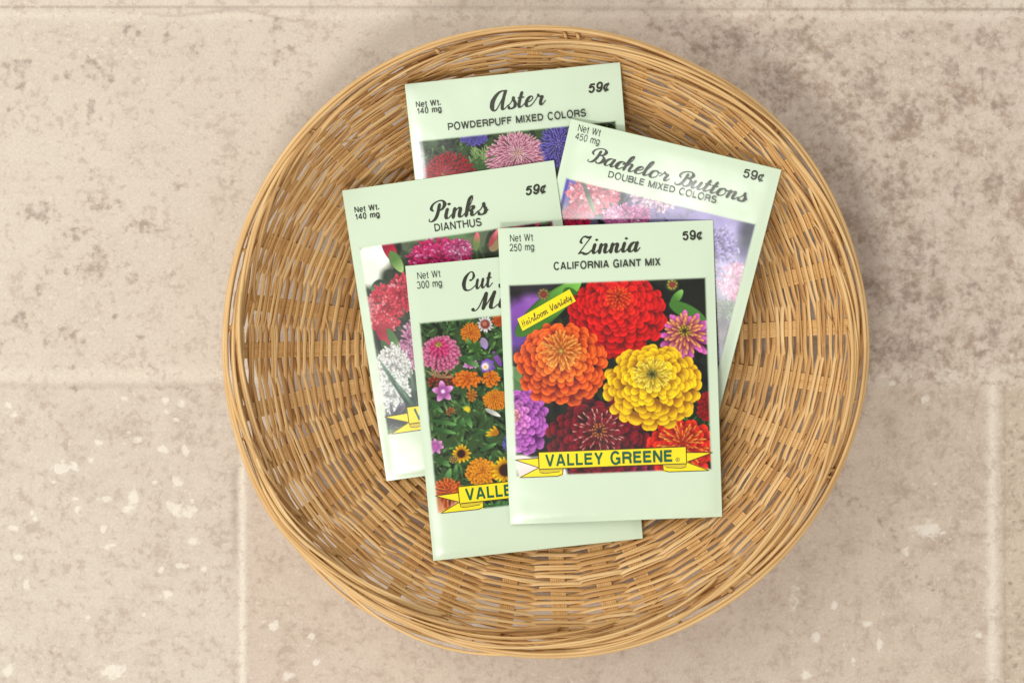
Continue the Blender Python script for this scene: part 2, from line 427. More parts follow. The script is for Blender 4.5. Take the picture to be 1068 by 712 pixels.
# --- rim: hoops and the long sweeping ends of the stakes
def rim_pt(th, inset, z):
    r = Rim(th)-inset
    return np.stack([r*np.cos(th), r*np.sin(th), z+0*th], -1)
thr = np.linspace(0, 2*np.pi, 360, endpoint=False)
for i, (inset, z, rad) in enumerate([(.95, 43.8, .95), (2.0, 45.1, .7), (1.5, 41.6, .95)]):
    S = Strands()
    P = rim_pt(thr, inset+ring_noise(thr, .5, 40+i, 2, 7), z+ring_noise(thr, .35, 60+i, 2, 6))
    S.add(P, (0, 0, 1), rad*(1+.1*ring_noise(thr, 1, 80+i, 2, 10)), rad*.85, 8, closed=True, rnd=.45+.3*random.random())
    S.build('rim_hoop', M_RIM, basket)
for j in range(0, NS):
    S = Strands(); th0 = sp_ang[j]; span = math.radians(random.uniform(34, 80))
    nq = random.choice((1, 2, 2, 3, 3)); r0 = random.uniform(.25, .75)
    side = RNG.normal(0, 1.4); outer = random.random() < .22; e0 = 1.4 if outer else random.uniform(3.0, 5.2)
    for q in range(nq):
        t = np.linspace(0, 1, 50)
        tt = th0-span*t+(q-1)*.012
        i0 = 8.0+side+(q-nq/2)*.75
        i0 = max(i0, 5.6); inset = i0+(e0-i0)*sst(t, 0.02, .95)**.9+.35*np.sin(t*random.uniform(5, 11)+q+j)
        z = prof(121-i0)-0.2+(46.6-prof(121-i0))*sst(t, -.12, .38)-5.5*sst(t, .62, 1.0)+(q % 2)*.5+.35*np.sin(t*7+j)
        inset = inset-(-0.7)*np.exp(-(t/.05)**2)
        S.add(rim_pt(tt, inset, z), (0, 0, 1), np.full(50, random.uniform(.36, .8))*(1-.5*sst(t, .92, 1)), .5, 7, rnd=r0+random.uniform(-.3, .3))
    # short knot where the stake turns over the edge
    for _q in range(random.choice((0, 0, 1, 1, 2))):
        tk = th0-random.uniform(.2, .8)
        a = np.linspace(-1.2, 1.2, 9)
        P = np.stack([(Rim(tk)-3.9+2.0*np.sin(a))*np.cos(tk+a*.006), (Rim(tk)-3.9+2.0*np.sin(a))*np.sin(tk+a*.006), 42.2+1.6*np.cos(a)], -1)
        S.add(P, (0, 0, 1), random.uniform(.4, .9), .35, 6, rnd=random.uniform(-.1, .5))
    S.build('rim_strand', M_RIM, basket)
# the loose reed that has sprung out at the lower left
S = Strands()
t = np.linspace(0, 1, 80)
tt = np.radians(-138+52*t)
S.add(rim_pt(tt, 2.2-4.6*np.sin(np.pi*np.clip(t*1.05, 0, 1))**1.4, 43+1.2*np.sin(np.pi*t)), (0, 0, 1), .62, .5, 7, rnd=.8)
tt = np.radians(-146+44*t)
S.add(rim_pt(tt, .9-3.6*np.sin(np.pi*t)**1.6*(1-.25*t), 41.5-1.5*np.sin(np.pi*t)), (0, 0, 1), .7, .55, 7, rnd=.7)
S.build('loose_reed', M_RIM, basket)

# ================================================================== PRINTED PHOTOGRAPHS (painted into mesh colours)
RES = 0.19   # mm per cell
class Canvas:
    pexp = .55; contrast = 1.14
    """paints the ink of one packet's photograph; coordinates are the packet's own mm"""
    def __init__(s, u0, v0, u1, v1, bgc, lay, yaw):
        s.u0, s.v0 = u0, v0
        s.w = int((u1-u0)/RES)+1; s.h = int((v1-v0)/RES)+1
        s.a = np.ones((s.h, s.w, 3))*np.array(bgc)/255.; s.lay = lay; s.yaw = yaw
    def P(s, px, py):
        u, v = s.lay(px, py); return (u-s.u0)/RES, (v-s.v0)/RES
    def win(s, x, y, r):
        x0 = max(0, int(x-r)); x1 = min(s.w, int(x+r)+2); y0 = max(0, int(y-r)); y1 = min(s.h, int(y+r)+2)
        if x1 <= x0 or y1 <= y0: return None
        X, Y = np.meshgrid(np.arange(x0, x1)-x, np.arange(y0, y1)-y); return (slice(y0, y1), slice(x0, x1)), X, Y
    def petal(s, x, y, ang, L, W, c0, c1, edge=.25, shadow=.3, p=.75, alpha=1., rib=0.0, tipdark=0.0):
        """cells; from (x,y) along ang, length L, width W, colour base c0 to tip c1"""
        w = s.win(x+math.cos(ang)*L/2, y+math.sin(ang)*L/2, L/2+W/2+3)
        if w is None: return
        sl, X, Y = w; X = X+math.cos(ang)*L/2; Y = Y+math.sin(ang)*L/2
        a = X*math.cos(ang)+Y*math.sin(ang); b = -X*math.sin(ang)+Y*math.cos(ang)
        t = np.clip(a/L, 0, 1); hw = W/2*np.sin(np.pi*np.clip(t, 0, 1)**p)**s.pexp+1e-3
        inside = np.clip((hw-np.abs(b))+.5, 0, 1)*((a > -.5) & (a < L+.5))
        if shadow > 0:
            sh = np.clip((hw+1.6-np.abs(b))/2.2, 0, 1)*((a > 0) & (a < L+1.2))
            s.a[sl] *= (1-shadow*(sh*sst(t, .15, .8))[..., None])
        q = np.clip(np.abs(b)/hw, 0, 1)
        t2 = np.clip((t-.40)/.55, 0, 1)[..., None]; c = np.array(c0)/255.*.74*(1-t2)+np.array(c1)/255.*t2
        lum = 1-edge*q**7+.07*sst(q, .45, .85)+.03*(b/hw)*(-math.sin(ang))-tipdark*t**6
        if rib: lum = lum+rib*np.cos(b*2.1)*(1-q)
        c = np.clip(c*lum[..., None], 0, 1)
        m = inside[..., None]*alpha
        s.a[sl] = s.a[sl]*(1-m)+c*m
    def spot(s, px, py, r, c, soft=.5, ry=None, alpha=1.):
        x, y = s.P(px, py); k = 1/2.69/RES; r = r*k; ry = (ry*k if ry else r)
        w = s.win(x, y, max(r, ry)*1.6+2)
        if w is None: return
        sl, X, Y = w
        d = np.sqrt((X/r)**2+(Y/ry)**2); m = (alpha*np.clip((1+soft*.5-d)/max(soft, .05), 0, 1))[..., None]
        s.a[sl] = s.a[sl]*(1-m)+np.array(c)/255.*m
    def rings(s, cx, cy, rx, ry, ix, iy, n, dens, L, W, cols, jit=.08, edge=.2, shadow=.30, p=1.25, rib=.05, rmin=.08, cvar=.07, ang0=0):
        """double flower: rings of petals from the outside in. cols = [(frac, base, tip), ...] by radius fraction"""
        k = 1/2.69/RES
        for i in range(n):
            f = 1-(1-rmin)*i/(n-1)
            ccx = ix+(cx-ix)*f; ccy = iy+(cy-iy)*f
            m = max(5, int(dens*f)); o = random.random()*6.28
            order = list(range(m)); random.shuffle(order)
            for q in order:
                a = o+q/m*2*math.pi+random.uniform(-jit, jit)
                fr = f*random.uniform(.95, 1.04)
                tx = ccx+math.cos(a)*rx*fr; ty = ccy+math.sin(a)*ry*fr
                dx, dy = tx-ix, ty-iy; d = math.hypot(dx, dy)+1e-6
                ln = min(L*random.uniform(.85, 1.15), d)
                bx, by = tx-dx/d*ln, ty-dy/d*ln
                x, y = s.P(bx, by); x2, y2 = s.P(tx, ty)
                for (ff, c0, c1) in cols:
                    if f <= ff: cc0, cc1 = c0, c1
                v = 1+random.uniform(-cvar, cvar)
                s.petal(x, y, math.atan2(y2-y, x2-x), max(3, math.hypot(x2-x, y2-y)), W*k*random.uniform(.8, 1.15)*(.55+.45*f),
                        np.clip(np.array(cc0)*v, 0, 255), np.clip(np.array(cc1)*v, 0, 255), edge, shadow, p, 1, rib)
    def star(s, px, py, r, n, W, c0, c1, jit=.1, squash=1., shadow=.25, r0=0.0, p=.8, a0=None, rv=.12):
        k = 1/2.69/RES; x, y = s.P(px, py); o = random.random()*6.28 if a0 is None else a0
        for q in range(n):
            a = o+q/n*6.283+random.uniform(-jit, jit); rr = r*random.uniform(1-rv, 1+rv)
            dx, dy = math.cos(a)*k, math.sin(a)*squash*k; Lq = math.hypot(dx, dy)
            v = 1+random.uniform(-.08, .08)
            s.petal(x+dx*rr*r0, y+dy*rr*r0, math.atan2(dy, dx), Lq*rr*(1-r0), W*k, np.clip(np.array(c0)*v, 0, 255), np.clip(np.array(c1)*v, 0, 255), .2, shadow, p)
    def leaf(s, x0, y0, x1, y1, W, c0, c1, **kw):
        a, b = s.P(x0, y0); c, d = s.P(x1, y1); k = 1/2.69/RES
        s.petal(a, b, math.atan2(d-b, c-a), math.hypot(c-a, d-b), W*k, c0, c1, kw.get('edge', .3), kw.get('shadow', .3), kw.get('p', .9), kw.get('alpha', 1.))
    def foliage(s, x0, y0, x1, y1, n, L=(8, 18), W=(2.5, 5), dark=(28, 40, 24), light=(84, 128, 62), alpha=1.):
        for _ in range(n):
            x = random.uniform(x0, x1); y = random.uniform(y0, y1); a = random.random()*6.28; l = random.uniform(*L)
            t = random.random()**1.6
            c = [dark[i]+(light[i]-dark[i])*t for i in range(3)]
            s.leaf(x, y, x+math.cos(a)*l, y+math.sin(a)*l, random.uniform(*W), [v*.75 for v in c], c, alpha=alpha)
    def fringe(s, cx, cy, rx, ry, n, c0, c1, L=7, W=1.8, hi=None):
        """carnation: ragged toothed petals, painted outside in"""
        for q in range(n):
            f = 1-q/n; f = math.sqrt(f)
            a = random.random()*6.28
            tx = cx+math.cos(a)*rx*f*random.uniform(.9, 1.08); ty = cy+math.sin(a)*ry*f*random.uniform(.9, 1.08)
            aa = a+random.uniform(-.5, .5)
            t = random.random()
            c = [c0[i]+(c1[i]-c0[i])*t for i in range(3)]
            if hi and random.random() < .12: c = hi
            l = L*random.uniform(.6, 1.2)
            s.leaf(tx-math.cos(aa)*l, ty-math.sin(aa)*l, tx, ty, W*random.uniform(.7, 1.5), [v*.82 for v in c], c, shadow=.16, p=1.4, edge=.2)
    def finish(s, soft_mm=1.1, grain=.02):
        k = s.contrast
        # slight print softness, then feathered edge into the paper
        a = s.a
        a = (a+np.roll(a, 1, 0)+np.roll(a, -1, 0)+np.roll(a, 1, 1)+np.roll(a, -1, 1))/5*0.6+a*.4
        a = np.clip((a-.5)*k+.5-(k-1)*.1, .015, 1)
        a = np.clip(a*(1+RNG.normal(0, grain, a.shape[:2]))[..., None], 0, 1)
        ex = np.minimum(np.arange(s.w), s.w-1-np.arange(s.w))*RES; ey = np.minimum(np.arange(s.h), s.h-1-np.arange(s.h))*RES
        e = sst(np.minimum(ex[None], ey[:, None]), 0, soft_mm)[..., None]
        return a*e+PAPER*(1-e)

# ================================================================== PACKETS
PW, PH = 82.5, 115.0
class Packet:
    def __init__(s, name, label, cx, cy, yaw, pl, bend=(0, 0, 0), puff=.9):
        a, b, c = pl; s.pl = pl; s.yaw = yaw; s.bend = bend; s.puff = puff
        n = np.array([-b, -c, 1.]); n /= np.linalg.norm(n)
        u = np.array([math.cos(yaw), math.sin(yaw), b*math.cos(yaw)+c*math.sin(yaw)]); u /= np.linalg.norm(u)
        s.n, s.u = n, u; s.v = -np.cross(n, u)          # v points down the packet
        s.C = np.array([cx, cy, a+b*cx+c*cy])
        s.O = s.C-s.u*PW/2-s.v*PH/2
        s.root = thing('seed_packet', label, 'seed packet', tuple(s.C*MM), 'seed packets in the basket')
    def h(s, u, v):
        """height of the printed face over the packet's mid plane (mm)"""
        x = u/PW*2-1; y = v/PH*2-1
        ex = np.minimum(u, PW-u); ey = np.minimum(v, PH-v)
        edge = sst(np.clip(ex, 0, 9), -.5, 5.0)*sst(np.clip(ey, 0, 9), -.8, 3.5)
        puff = .12+s.puff*edge*(.55+.45*np.exp(-((x*.9)**2+((y-.25)*1.1)**2)*1.2))*.55
        b1, b2, b3 = s.bend
        wave = .2*np.sin(x*4.1+s.yaw*9)*np.sin(y*5.3+s.yaw*7)*edge
        u_ = u*.83+v*.55; v_ = v*.83-u*.55; sd = int(abs(s.yaw)*1000)
        wave = wave+edge*(.34*(hash_noise(u_, v_, 24, sd)-.5)+.09*(hash_noise(u_+5, v_, 11, sd+3)-.5))
        return puff+wave+s.droop(u, v)
    def droop(s, u, v):
        x = u/PW*2-1; y = v/PH*2-1; b1, b2, b3 = s.bend
        return b1*(1-x*x)+b2*(1-y*y)+b3*x*y
    def S(s, u, v, lift=0.):
        u = np.asarray(u, float); v = np.asarray(v, float)
        H = s.h(u, v)+lift
        return (s.O-s.C)+u[..., None]*s.u+v[..., None]*s.v+H[..., None]*s.n
    def lay(s, px, py):
        """where a feature of the printed design lies on this packet (u right, v down, in mm)"""
        d = np.array([(px-534)/PX, (356-py)/PX, -CAM_H]); o = np.array([0, 0, CAM_H])
        off = .55
        t = ((s.C+s.n*off-o)@s.n)/(d@s.n); q = o+d*t-s.O
        return float(q@s.u), float(q@s.v)
    def envelope(s):
        us = np.unique(np.r_[0, .25, .6, 1.1, 1.8, 2.6, np.linspace(3.5, PW-3.5, 44), PW-2.6, PW-1.8, PW-1.1, PW-.6, PW-.25, PW])
        vs = np.unique(np.r_[0, .25, .6, 1.1, 1.8, 2.6, np.linspace(3.5, PH-3.5, 60), PH-2.6, PH-1.8, PH-1.1, PH-.6, PH-.25, PH])
        U, V = np.meshgrid(us, vs); top = s.S(U, V).reshape(-1, 3)
        bot = ((s.O-s.C)+U[..., None]*s.u+V[..., None]*s.v+(s.droop(U, V)-.12)[..., None]*s.n).reshape(-1, 3)
        n1, n2 = U.shape; idx = np.arange(n1*n2).reshape(n1, n2); K = n1*n2
        q = np.stack([idx[:-1, :-1], idx[1:, :-1], idx[1:, 1:], idx[:-1, 1:]], -1).reshape(-1, 4)
        loop = np.r_[idx[0, :-1], idx[:-1, -1], idx[-1, :0:-1], idx[:0:-1, 0]]
        nx = np.roll(loop, -1)
        side = np.stack([loop, nx, nx+K, loop+K], -1)
        F = np.concatenate([q, q[:, ::-1]+K, side])
        o = raw_mesh('paper_envelope', np.concatenate([top, bot])*MM, F, M_PAPER, s.root)
        return o
    def canvas(s, u0, v0, u1, v1, bgc): 
        s.rect = (u0, v0, u1, v1); return Canvas(u0, v0, u1, v1, bgc, s.lay, s.yaw)
    def photo(s, cv):
        img = cv.finish()
        U = s.rect[0]+np.arange(cv.w)*RES; V = s.rect[1]+np.arange(cv.h)*RES
        U, V = np.meshgrid(U, V); P = s.S(U, V, .05).reshape(-1, 3)*MM
        n1, n2 = U.shape; idx = np.arange(n1*n2).reshape(n1, n2)
        q = np.stack([idx[:-1, :-1], idx[1:, :-1], idx[1:, 1:], idx[:-1, 1:]], -1).reshape(-1, 4)
        raw_mesh('flower_photograph', P, q, M_PHOTO, s.root, colors={'ink': lin(img).reshape(-1, 3)})
    # ---- lettering
    def text(s, name, body, p0, p1, cap, mat=None, bold=.17, slant=0., lift=.10, parent=None):
        """body set from baseline point p0 to p1 (design coordinates), cap height in mm"""
        st, w_ = sans_word(body, bold)
        return s.pen(name, st, p0, p1, w_, cap, mat, lift, parent, thick=bold, thin=bold, shear=slant, caps=False)
    def pen(s, name, strokes, p0, p1, scale_to, xh, mat=None, lift=.10, parent=None, thick=.25, thin=.07, shear=.20, caps=True, uv=None):
        """strokes: list of polylines in glyph units (baseline 0, x-height 1); total width scale_to maps on p0..p1"""
        u0, v0 = s.lay(*p0) if uv is None else uv[0]; u1, v1 = s.lay(*p1) if uv is None else uv[1]
        d = np.array([u1-u0, v1-v0]); L = np.hypot(*d); d /= L; nrm = np.array([d[1], -d[0]])
        sx = L/scale_to; VV = []; FF = []; n0 = 0; zc = 0.
        for st in strokes:
            P = np.array([q[:2] for q in st], float); wo = [q[2] if len(q) > 2 else None for q in st]
            if len(P) > 2:
                Q = np.vstack([2*P[0]-P[1], P, 2*P[-1]-P[-2]]); out = []; ow = []
                for i in range(1, len(Q)-2):
                    for t in np.linspace(0, 1, 9, endpoint=False):
                        out.append(.5*((2*Q[i])+(-Q[i-1]+Q[i+1])*t+(2*Q[i-1]-5*Q[i]+4*Q[i+1]-Q[i+2])*t*t+(-Q[i-1]+3*Q[i]-3*Q[i+1]+Q[i+2])*t**3))
                        a_, b_ = wo[i-1], wo[i]; ow.append(None if a_ is None or b_ is None else a_+(b_-a_)*t)
                out.append(P[-1]); ow.append(wo[-1])
            else: out = [P[0]+(P[1]-P[0])*t for t in np.linspace(0, 1, 9)]; ow = [wo[0]]*9
            A = np.array(out); T = np.gradient(A, axis=0); T /= np.linalg.norm(T, axis=1)[:, None]+1e-9
            w = thin+(thick-thin)*np.clip(-T[:, 1], 0, 1)**1.3+.04*np.abs(T[:, 0])
            if thick == thin: w = np.full(len(A), thin)
            w = np.array([x if x is not None else y for x, y in zip(ow, w)])
            kk = np.array([.2, .6, .2]); w = np.convolve(np.r_[w[0], w, w[-1]], kk, 'valid')
            if len(w) > 4 and thick != thin: w[0] *= .75; w[-1] *= .7
            B = A.copy(); B[:, 0] += shear*B[:, 1]
            T = np.gradient(B, axis=0); T /= np.linalg.norm(T, axis=1)[:, None]+1e-9
            Nn = np.stack([-T[:, 1], T[:, 0]], 1)
            pts = []
            for sgn in (1, 0, -1): pts.append(B+Nn*w[:, None]/2*sgn)
            pts = np.stack(pts, 1); n = len(B)
            zz = (zc+np.arange(n)*0.00035)[:, None]+np.array([0, .00012, 0])[None]; zc += n*.00035+.0006
            VV.append(np.c_[pts.reshape(-1, 2), zz.reshape(-1)])
            for i in range(n-1):
                for q in range(2):
                    a = n0+i*3+q; FF.append((a, a+3, a+4, a+1))
            n0 += n*3
            for e, ww in (((0, w[0]), (n-1, w[-1])) if caps else ()):            # round ends
                m = 8; an = np.arange(m)/m*2*np.pi
                VV.append(np.c_[B[e][0]+np.cos(an)*ww*.5, B[e][1]+np.sin(an)*ww*.5, np.full(m, zc)])
                FF.append(tuple(range(n0, n0+m))); n0 += m; zc += .0006
        G = np.concatenate(VV)
        a = G[:, 0]*sx; b = G[:, 1]*xh
        U = u0+d[0]*a+nrm[0]*b; V = v0+d[1]*a+nrm[1]*b
        Pm = s.S(U, V, lift)+G[:, 2][:, None]*s.n
        return raw_mesh(name, Pm*MM, FF, mat or M_INK, parent or s.root, False)
    def poly(s, name, pts, mat, lift, parent, curve_top=None):
        """filled printed shape: quads between two rails (top rail, bottom rail) in packet mm"""
        A, B = pts; A = np.array(A, float); B = np.array(B, float)
        n = 24; t = np.linspace(0, 1, n); ta = np.linspace(0, 1, len(A)); 
        ra = np.stack([np.interp(t, ta, A[:, i]) for i in (0, 1)], 1); rb = np.stack([np.interp(t, ta, B[:, i]) for i in (0, 1)], 1)
        V = []; k = 5
        for q in range(k): f = q/(k-1); V.append(ra*(1-f)+rb*f)
        V = np.stack(V, 1); idx = np.arange(n*k).reshape(n, k)
        F = np.stack([idx[:-1, :-1], idx[:-1, 1:], idx[1:, 1:], idx[1:, :-1]], -1).reshape(-1, 4)
        return raw_mesh(name, s.S(V[..., 0], V[..., 1], lift).reshape(-1, 3)*MM, F, mat, parent, False)
    def line(s, name, pts, w, mat, lift, parent):
        P = np.array(pts, float); out = [P[0]]
        for a, b in zip(P[:-1], P[1:]):
            m = max(2, int(np.hypot(*(b-a))/.8)); out += [a+(b-a)*i/m for i in range(1, m+1)]
        B = np.array(out); T = np.gradient(B, axis=0); T /= np.linalg.norm(T, axis=1)[:, None]+1e-9; Nn = np.stack([-T[:, 1], T[:, 0]], 1)
        V = np.stack([B+Nn*w/2, B-Nn*w/2], 1); n = len(B); idx = np.arange(2*n).reshape(n, 2)
        F = np.stack([idx[:-1, 0], idx[:-1, 1], idx[1:, 1], idx[1:, 0]], -1)
        X = s.S(V[..., 0], V[..., 1], lift)+(np.arange(n)*.0004)[:, None, None]*s.n
        return raw_mesh(name, X.reshape(-1, 3)*MM, F, mat, parent, False)
    def banner(s, text=True, u_max=None):
        """yellow ribbon with VALLEY GREENE; u from left edge, v from top edge (mm)"""
        par = None
        g = lambda x, y: (x, y)
        x0, x1 = 12.2, 69.3; top, bot = 87.0, 93.6
        main = s.poly('ribbon_banner', ([g(x0, top), g(x1, top)], [g(x0, bot), g(x1, bot)]), M_YEL, .13, s.root)
        tails = []
        for sg, xe, xf in ((1, x0, 3.0), (-1, x1, 79.6)):
            d = sg
            s.poly('ribbon_tail', ([g(xe, top+2.3), g(xf, top+2.6)], [g(xe, top+5.9), g(xf, top+2.75)]), M_YEL, .105, main)
            s.poly('ribbon_tail', ([g(xe+9*d, bot+.3), g(xe, bot-.8), g(xf+1.6*d, bot+2.75)], [g(xe+9*d, bot+2.9), g(xe+.5*d, bot+3.0), g(xf+1.6*d, bot+3.1)]), M_YEL, .115, main)
            s.poly('ribbon_fold', ([g(xe+.3*d, bot-.1), g(xe+9.2*d, bot-.1)], [g(xe+.8*d, bot+1.5), g(xe+9.0*d, bot+.9)]), M_YELD, .122, main)
            s.line('ribbon_outline', [g(xe, top+2.3), g(xf, top+2.65), g(xe, top+6.0), g(xf+1.6*d, bot+3.0), g(xe+7*d, bot+2.95), g(xe+9*d, bot+2.3), g(xe+9.3*d, bot)], .32, M_BLK, .128, main)
            s.line('ribbon_outline', [g(xe+.2*d, bot), g(xe+.3*d, bot+1.3), g(xe+2*d, bot+1.7), g(xe+8*d, bot+1.2)], .28, M_BLK, .1285, main)
        s.line('ribbon_outline', [g(x0, top), g(x1, top), g(x1, bot), g(x0, bot), g(x0, top)], .34, M_BLK, .145, main)
        s._banner = main
        return main
    def banner_text(s, body, frac=1.0):
        st, w_ = sans_word('VALLEY GREENE', .21)
        s.pen('ribbon_lettering', st, None, None, w_, 4.6, M_GRN, .155, s._banner, thick=.21, thin=.21, shear=0, caps=False, uv=((14.8, 92.6), (63.8, 92.6)))
        # registered mark
        an = np.linspace(0, 2*np.pi, 13)
        s.line('registered_mark', [(65.9+.75*math.cos(a), 91.9+.75*math.sin(a)) for a in an], .2, M_GRN, .155, s._banner)
        s.line('registered_mark', [(65.65, 92.3), (65.65, 91.5), (66.05, 91.6), (66.0, 91.9), (65.7, 91.95), (66.15, 92.35)], .16, M_GRN, .157, s._banner)

# ---- script alphabet (x-height 1, baseline 0, drawn top to bottom so that down strokes are heavy)
GL = {
 'i': (.58, [[(.18,1.02),(.15,.6),(.15,.25),(.24,.02),(.38,.08),(.6,.42)], [(.24,1.5,.3),(.25,1.44,.3)]]),
 'n': (.96, [[(.14,1.0),(.12,.5),(.12,0)], [(.14,.4),(.3,.85),(.46,1.0),(.56,.82),(.54,.3),(.63,.02),(.78,.08),(.98,.42)]]),
 'u': (.98, [[(.14,1.02),(.1,.4),(.18,.03),(.34,.08),(.58,.7),(.64,1.02)], [(.65,1.02),(.6,.35),(.7,.02),(.84,.08),(1.0,.42)]]),
 'a': (.98, [[(.62,.88),(.45,1.02),(.22,.85),(.09,.45),(.14,.1),(.3,0),(.48,.25),(.62,.85)], [(.68,1.02),(.62,.35),(.7,.02),(.84,.08),(1.0,.42)]]),
 'o': (.84, [[(.42,1.0),(.18,.85),(.08,.45),(.16,.08),(.36,0),(.6,.25),(.64,.65),(.5,.98),(.4,1.0)], [(.5,.92),(.66,.78),(.86,.86)]]),
 'c': (.68, [[(.52,.72,.22),(.58,.9,.2),(.4,1.02,.1),(.18,.85,.26),(.09,.45,.32),(.16,.08,.24),(.36,.0,.12),(.68,.42,.09)]]),
 'e': (.72, [[(.1,.42),(.38,.52),(.56,.78),(.44,1.02),(.24,.88),(.1,.48),(.16,.08),(.34,0),(.54,.12),(.74,.44)]]),
 'r': (.86, [[(0,.42),(.14,.75),(.24,1.14)], [(.22,1.12,.2),(.3,.9,.16),(.5,.9,.14),(.6,.86,.16)], [(.58,.88),(.5,.35),(.58,.02),(.72,.08),(.88,.42)]]),
 's': (.72, [[(0,.3),(.2,.6),(.36,1.14)], [(.34,1.14),(.38,.85),(.54,.55),(.54,.15),(.32,-.02)], [(.32,-.02,.14),(.12,.04,.18),(.1,.22,.22)], [(.5,.2),(.62,.28),(.74,.42)]]),
 't': (.6, [[(.24,1.55),(.16,.8),(.15,.25),(.24,.02),(.38,.08),(.62,.42)], [(.0,1.0,.15),(.44,1.02,.15)]]),
 'l': (.54, [[(0,.4),(.26,1.1),(.38,1.75),(.3,2.0)], [(.3,2.0),(.16,1.7),(.1,.9),(.12,.25),(.2,.02),(.34,.08),(.56,.42)]]),
 'h': (.94, [[(0,.4),(.26,1.1),(.38,1.75),(.3,2.0)], [(.3,2.0),(.16,1.7),(.1,.9),(.1,0)], [(.12,.4),(.28,.85),(.44,1.0),(.54,.82),(.52,.3),(.6,.02),(.76,.08),(.96,.42)]]),
 'k': (.92, [[(0,.4),(.26,1.1),(.38,1.75),(.3,2.0)], [(.3,2.0),(.16,1.7),(.1,.9),(.1,0)], [(.12,.4),(.34,.9),(.5,.98),(.54,.75),(.36,.55),(.2,.52)], [(.3,.54),(.46,.45),(.5,.12),(.64,.02),(.94,.42)]]),
 'Z': (1.12, [[(.14,1.2,.24),(.02,1.4,.2),(.12,1.78,.12),(.34,1.9,.2),(.6,1.78,.26),(.86,1.88,.14)], [(.86,1.88,.12),(.45,.95,.09),(.06,.02,.12)], [(.06,.04,.12),(.3,.16,.2),(.6,.0,.28),(.88,.06,.16),(1.12,.42,.09)]]),
 'A': (1.36, [[(.98,1.72,.1),(.82,1.92,.12),(.45,1.72,.24),(.14,1.05,.36),(.12,.4,.36),(.28,.02,.2),(.55,.2,.1),(.98,1.6,.1)], [(1.02,1.9),(.94,1.2),(.92,.35),(1.0,.02),(1.16,.08),(1.38,.42)], [(.78,1.9,.14),(1.1,1.92,.18)]]),
 'P': (1.08, [[(.62,1.6),(.6,.75),(.48,.15),(.25,-.1),(.05,-.02),(.04,.2)], [(.22,.95,.16),(.06,1.2,.22),(.14,1.62,.16),(.45,1.9,.12),(.8,1.9,.16),(1.0,1.55,.28),(.9,1.1,.2),(.68,.9,.1)]]),
 'B': (1.34, [[(.62,1.6),(.6,.75),(.48,.15),(.25,-.08),(.05,0),(.04,.22)], [(.22,.95,.14),(.06,1.2,.2),(.14,1.62,.14),(.45,1.9,.12),(.85,1.92,.14),(1.06,1.6,.3),(.96,1.2,.2),(.7,1.05,.1)], [(.72,1.06,.1),(1.02,.98,.14),(1.2,.62,.34),(1.08,.14,.22),(.8,-.02,.12),(.7,.18,.14)]]),
 'C': (1.24, [[(.66,1.02,.24),(.84,1.08,.14),(.98,1.42,.26),(.84,1.86,.14),(.56,1.88,.12),(.22,1.4,.32),(.1,.72,.38),(.26,.12,.28),(.6,-.04,.14),(.9,.08,.1),(1.26,.45,.09)]]),
 'M': (1.62, [[(.02,.22,.24),(.06,.02,.2),(.22,-.02,.1),(.4,.4,.09),(.62,1.85,.1)], [(.66,1.86),(.7,1.0),(.7,.02)], [(.72,.05,.1),(.95,.9,.09),(1.16,1.9,.1)], [(1.2,1.9),(1.16,1.0),(1.16,.3),(1.26,.02),(1.42,.08),(1.62,.42)]]),
 ' ': (.55, []),
 'H': (.95, [[(.1,0),(.2,1.8)], [(.72,1.75),(.62,0)], [(.05,.85),(.85,1.0)]]),
 'm': (1.3, [[(.1,1.0),(.1,0)], [(.1,.6),(.3,1.0),(.45,.8),(.45,0)], [(.45,.6),(.7,1.0),(.88,.8),(.86,.1),(1.1,.1)]]),
 'V': (.85, [[(.05,1.8),(.3,0),(.9,1.7)]]),
 'y': (.8, [[(.1,1.0),(.12,.3),(.35,.1),(.6,1.0)], [(.6,1.0),(.5,-.4),(.2,-.6)]]),
}
def word(t, track=0.0):
    x = 0; out = []
    for ch in t:
        w, st = GL[ch]
        for q in st: out.append([(p[0]+x, *p[1:]) for p in q])
        x += w+track
    return out, x-track


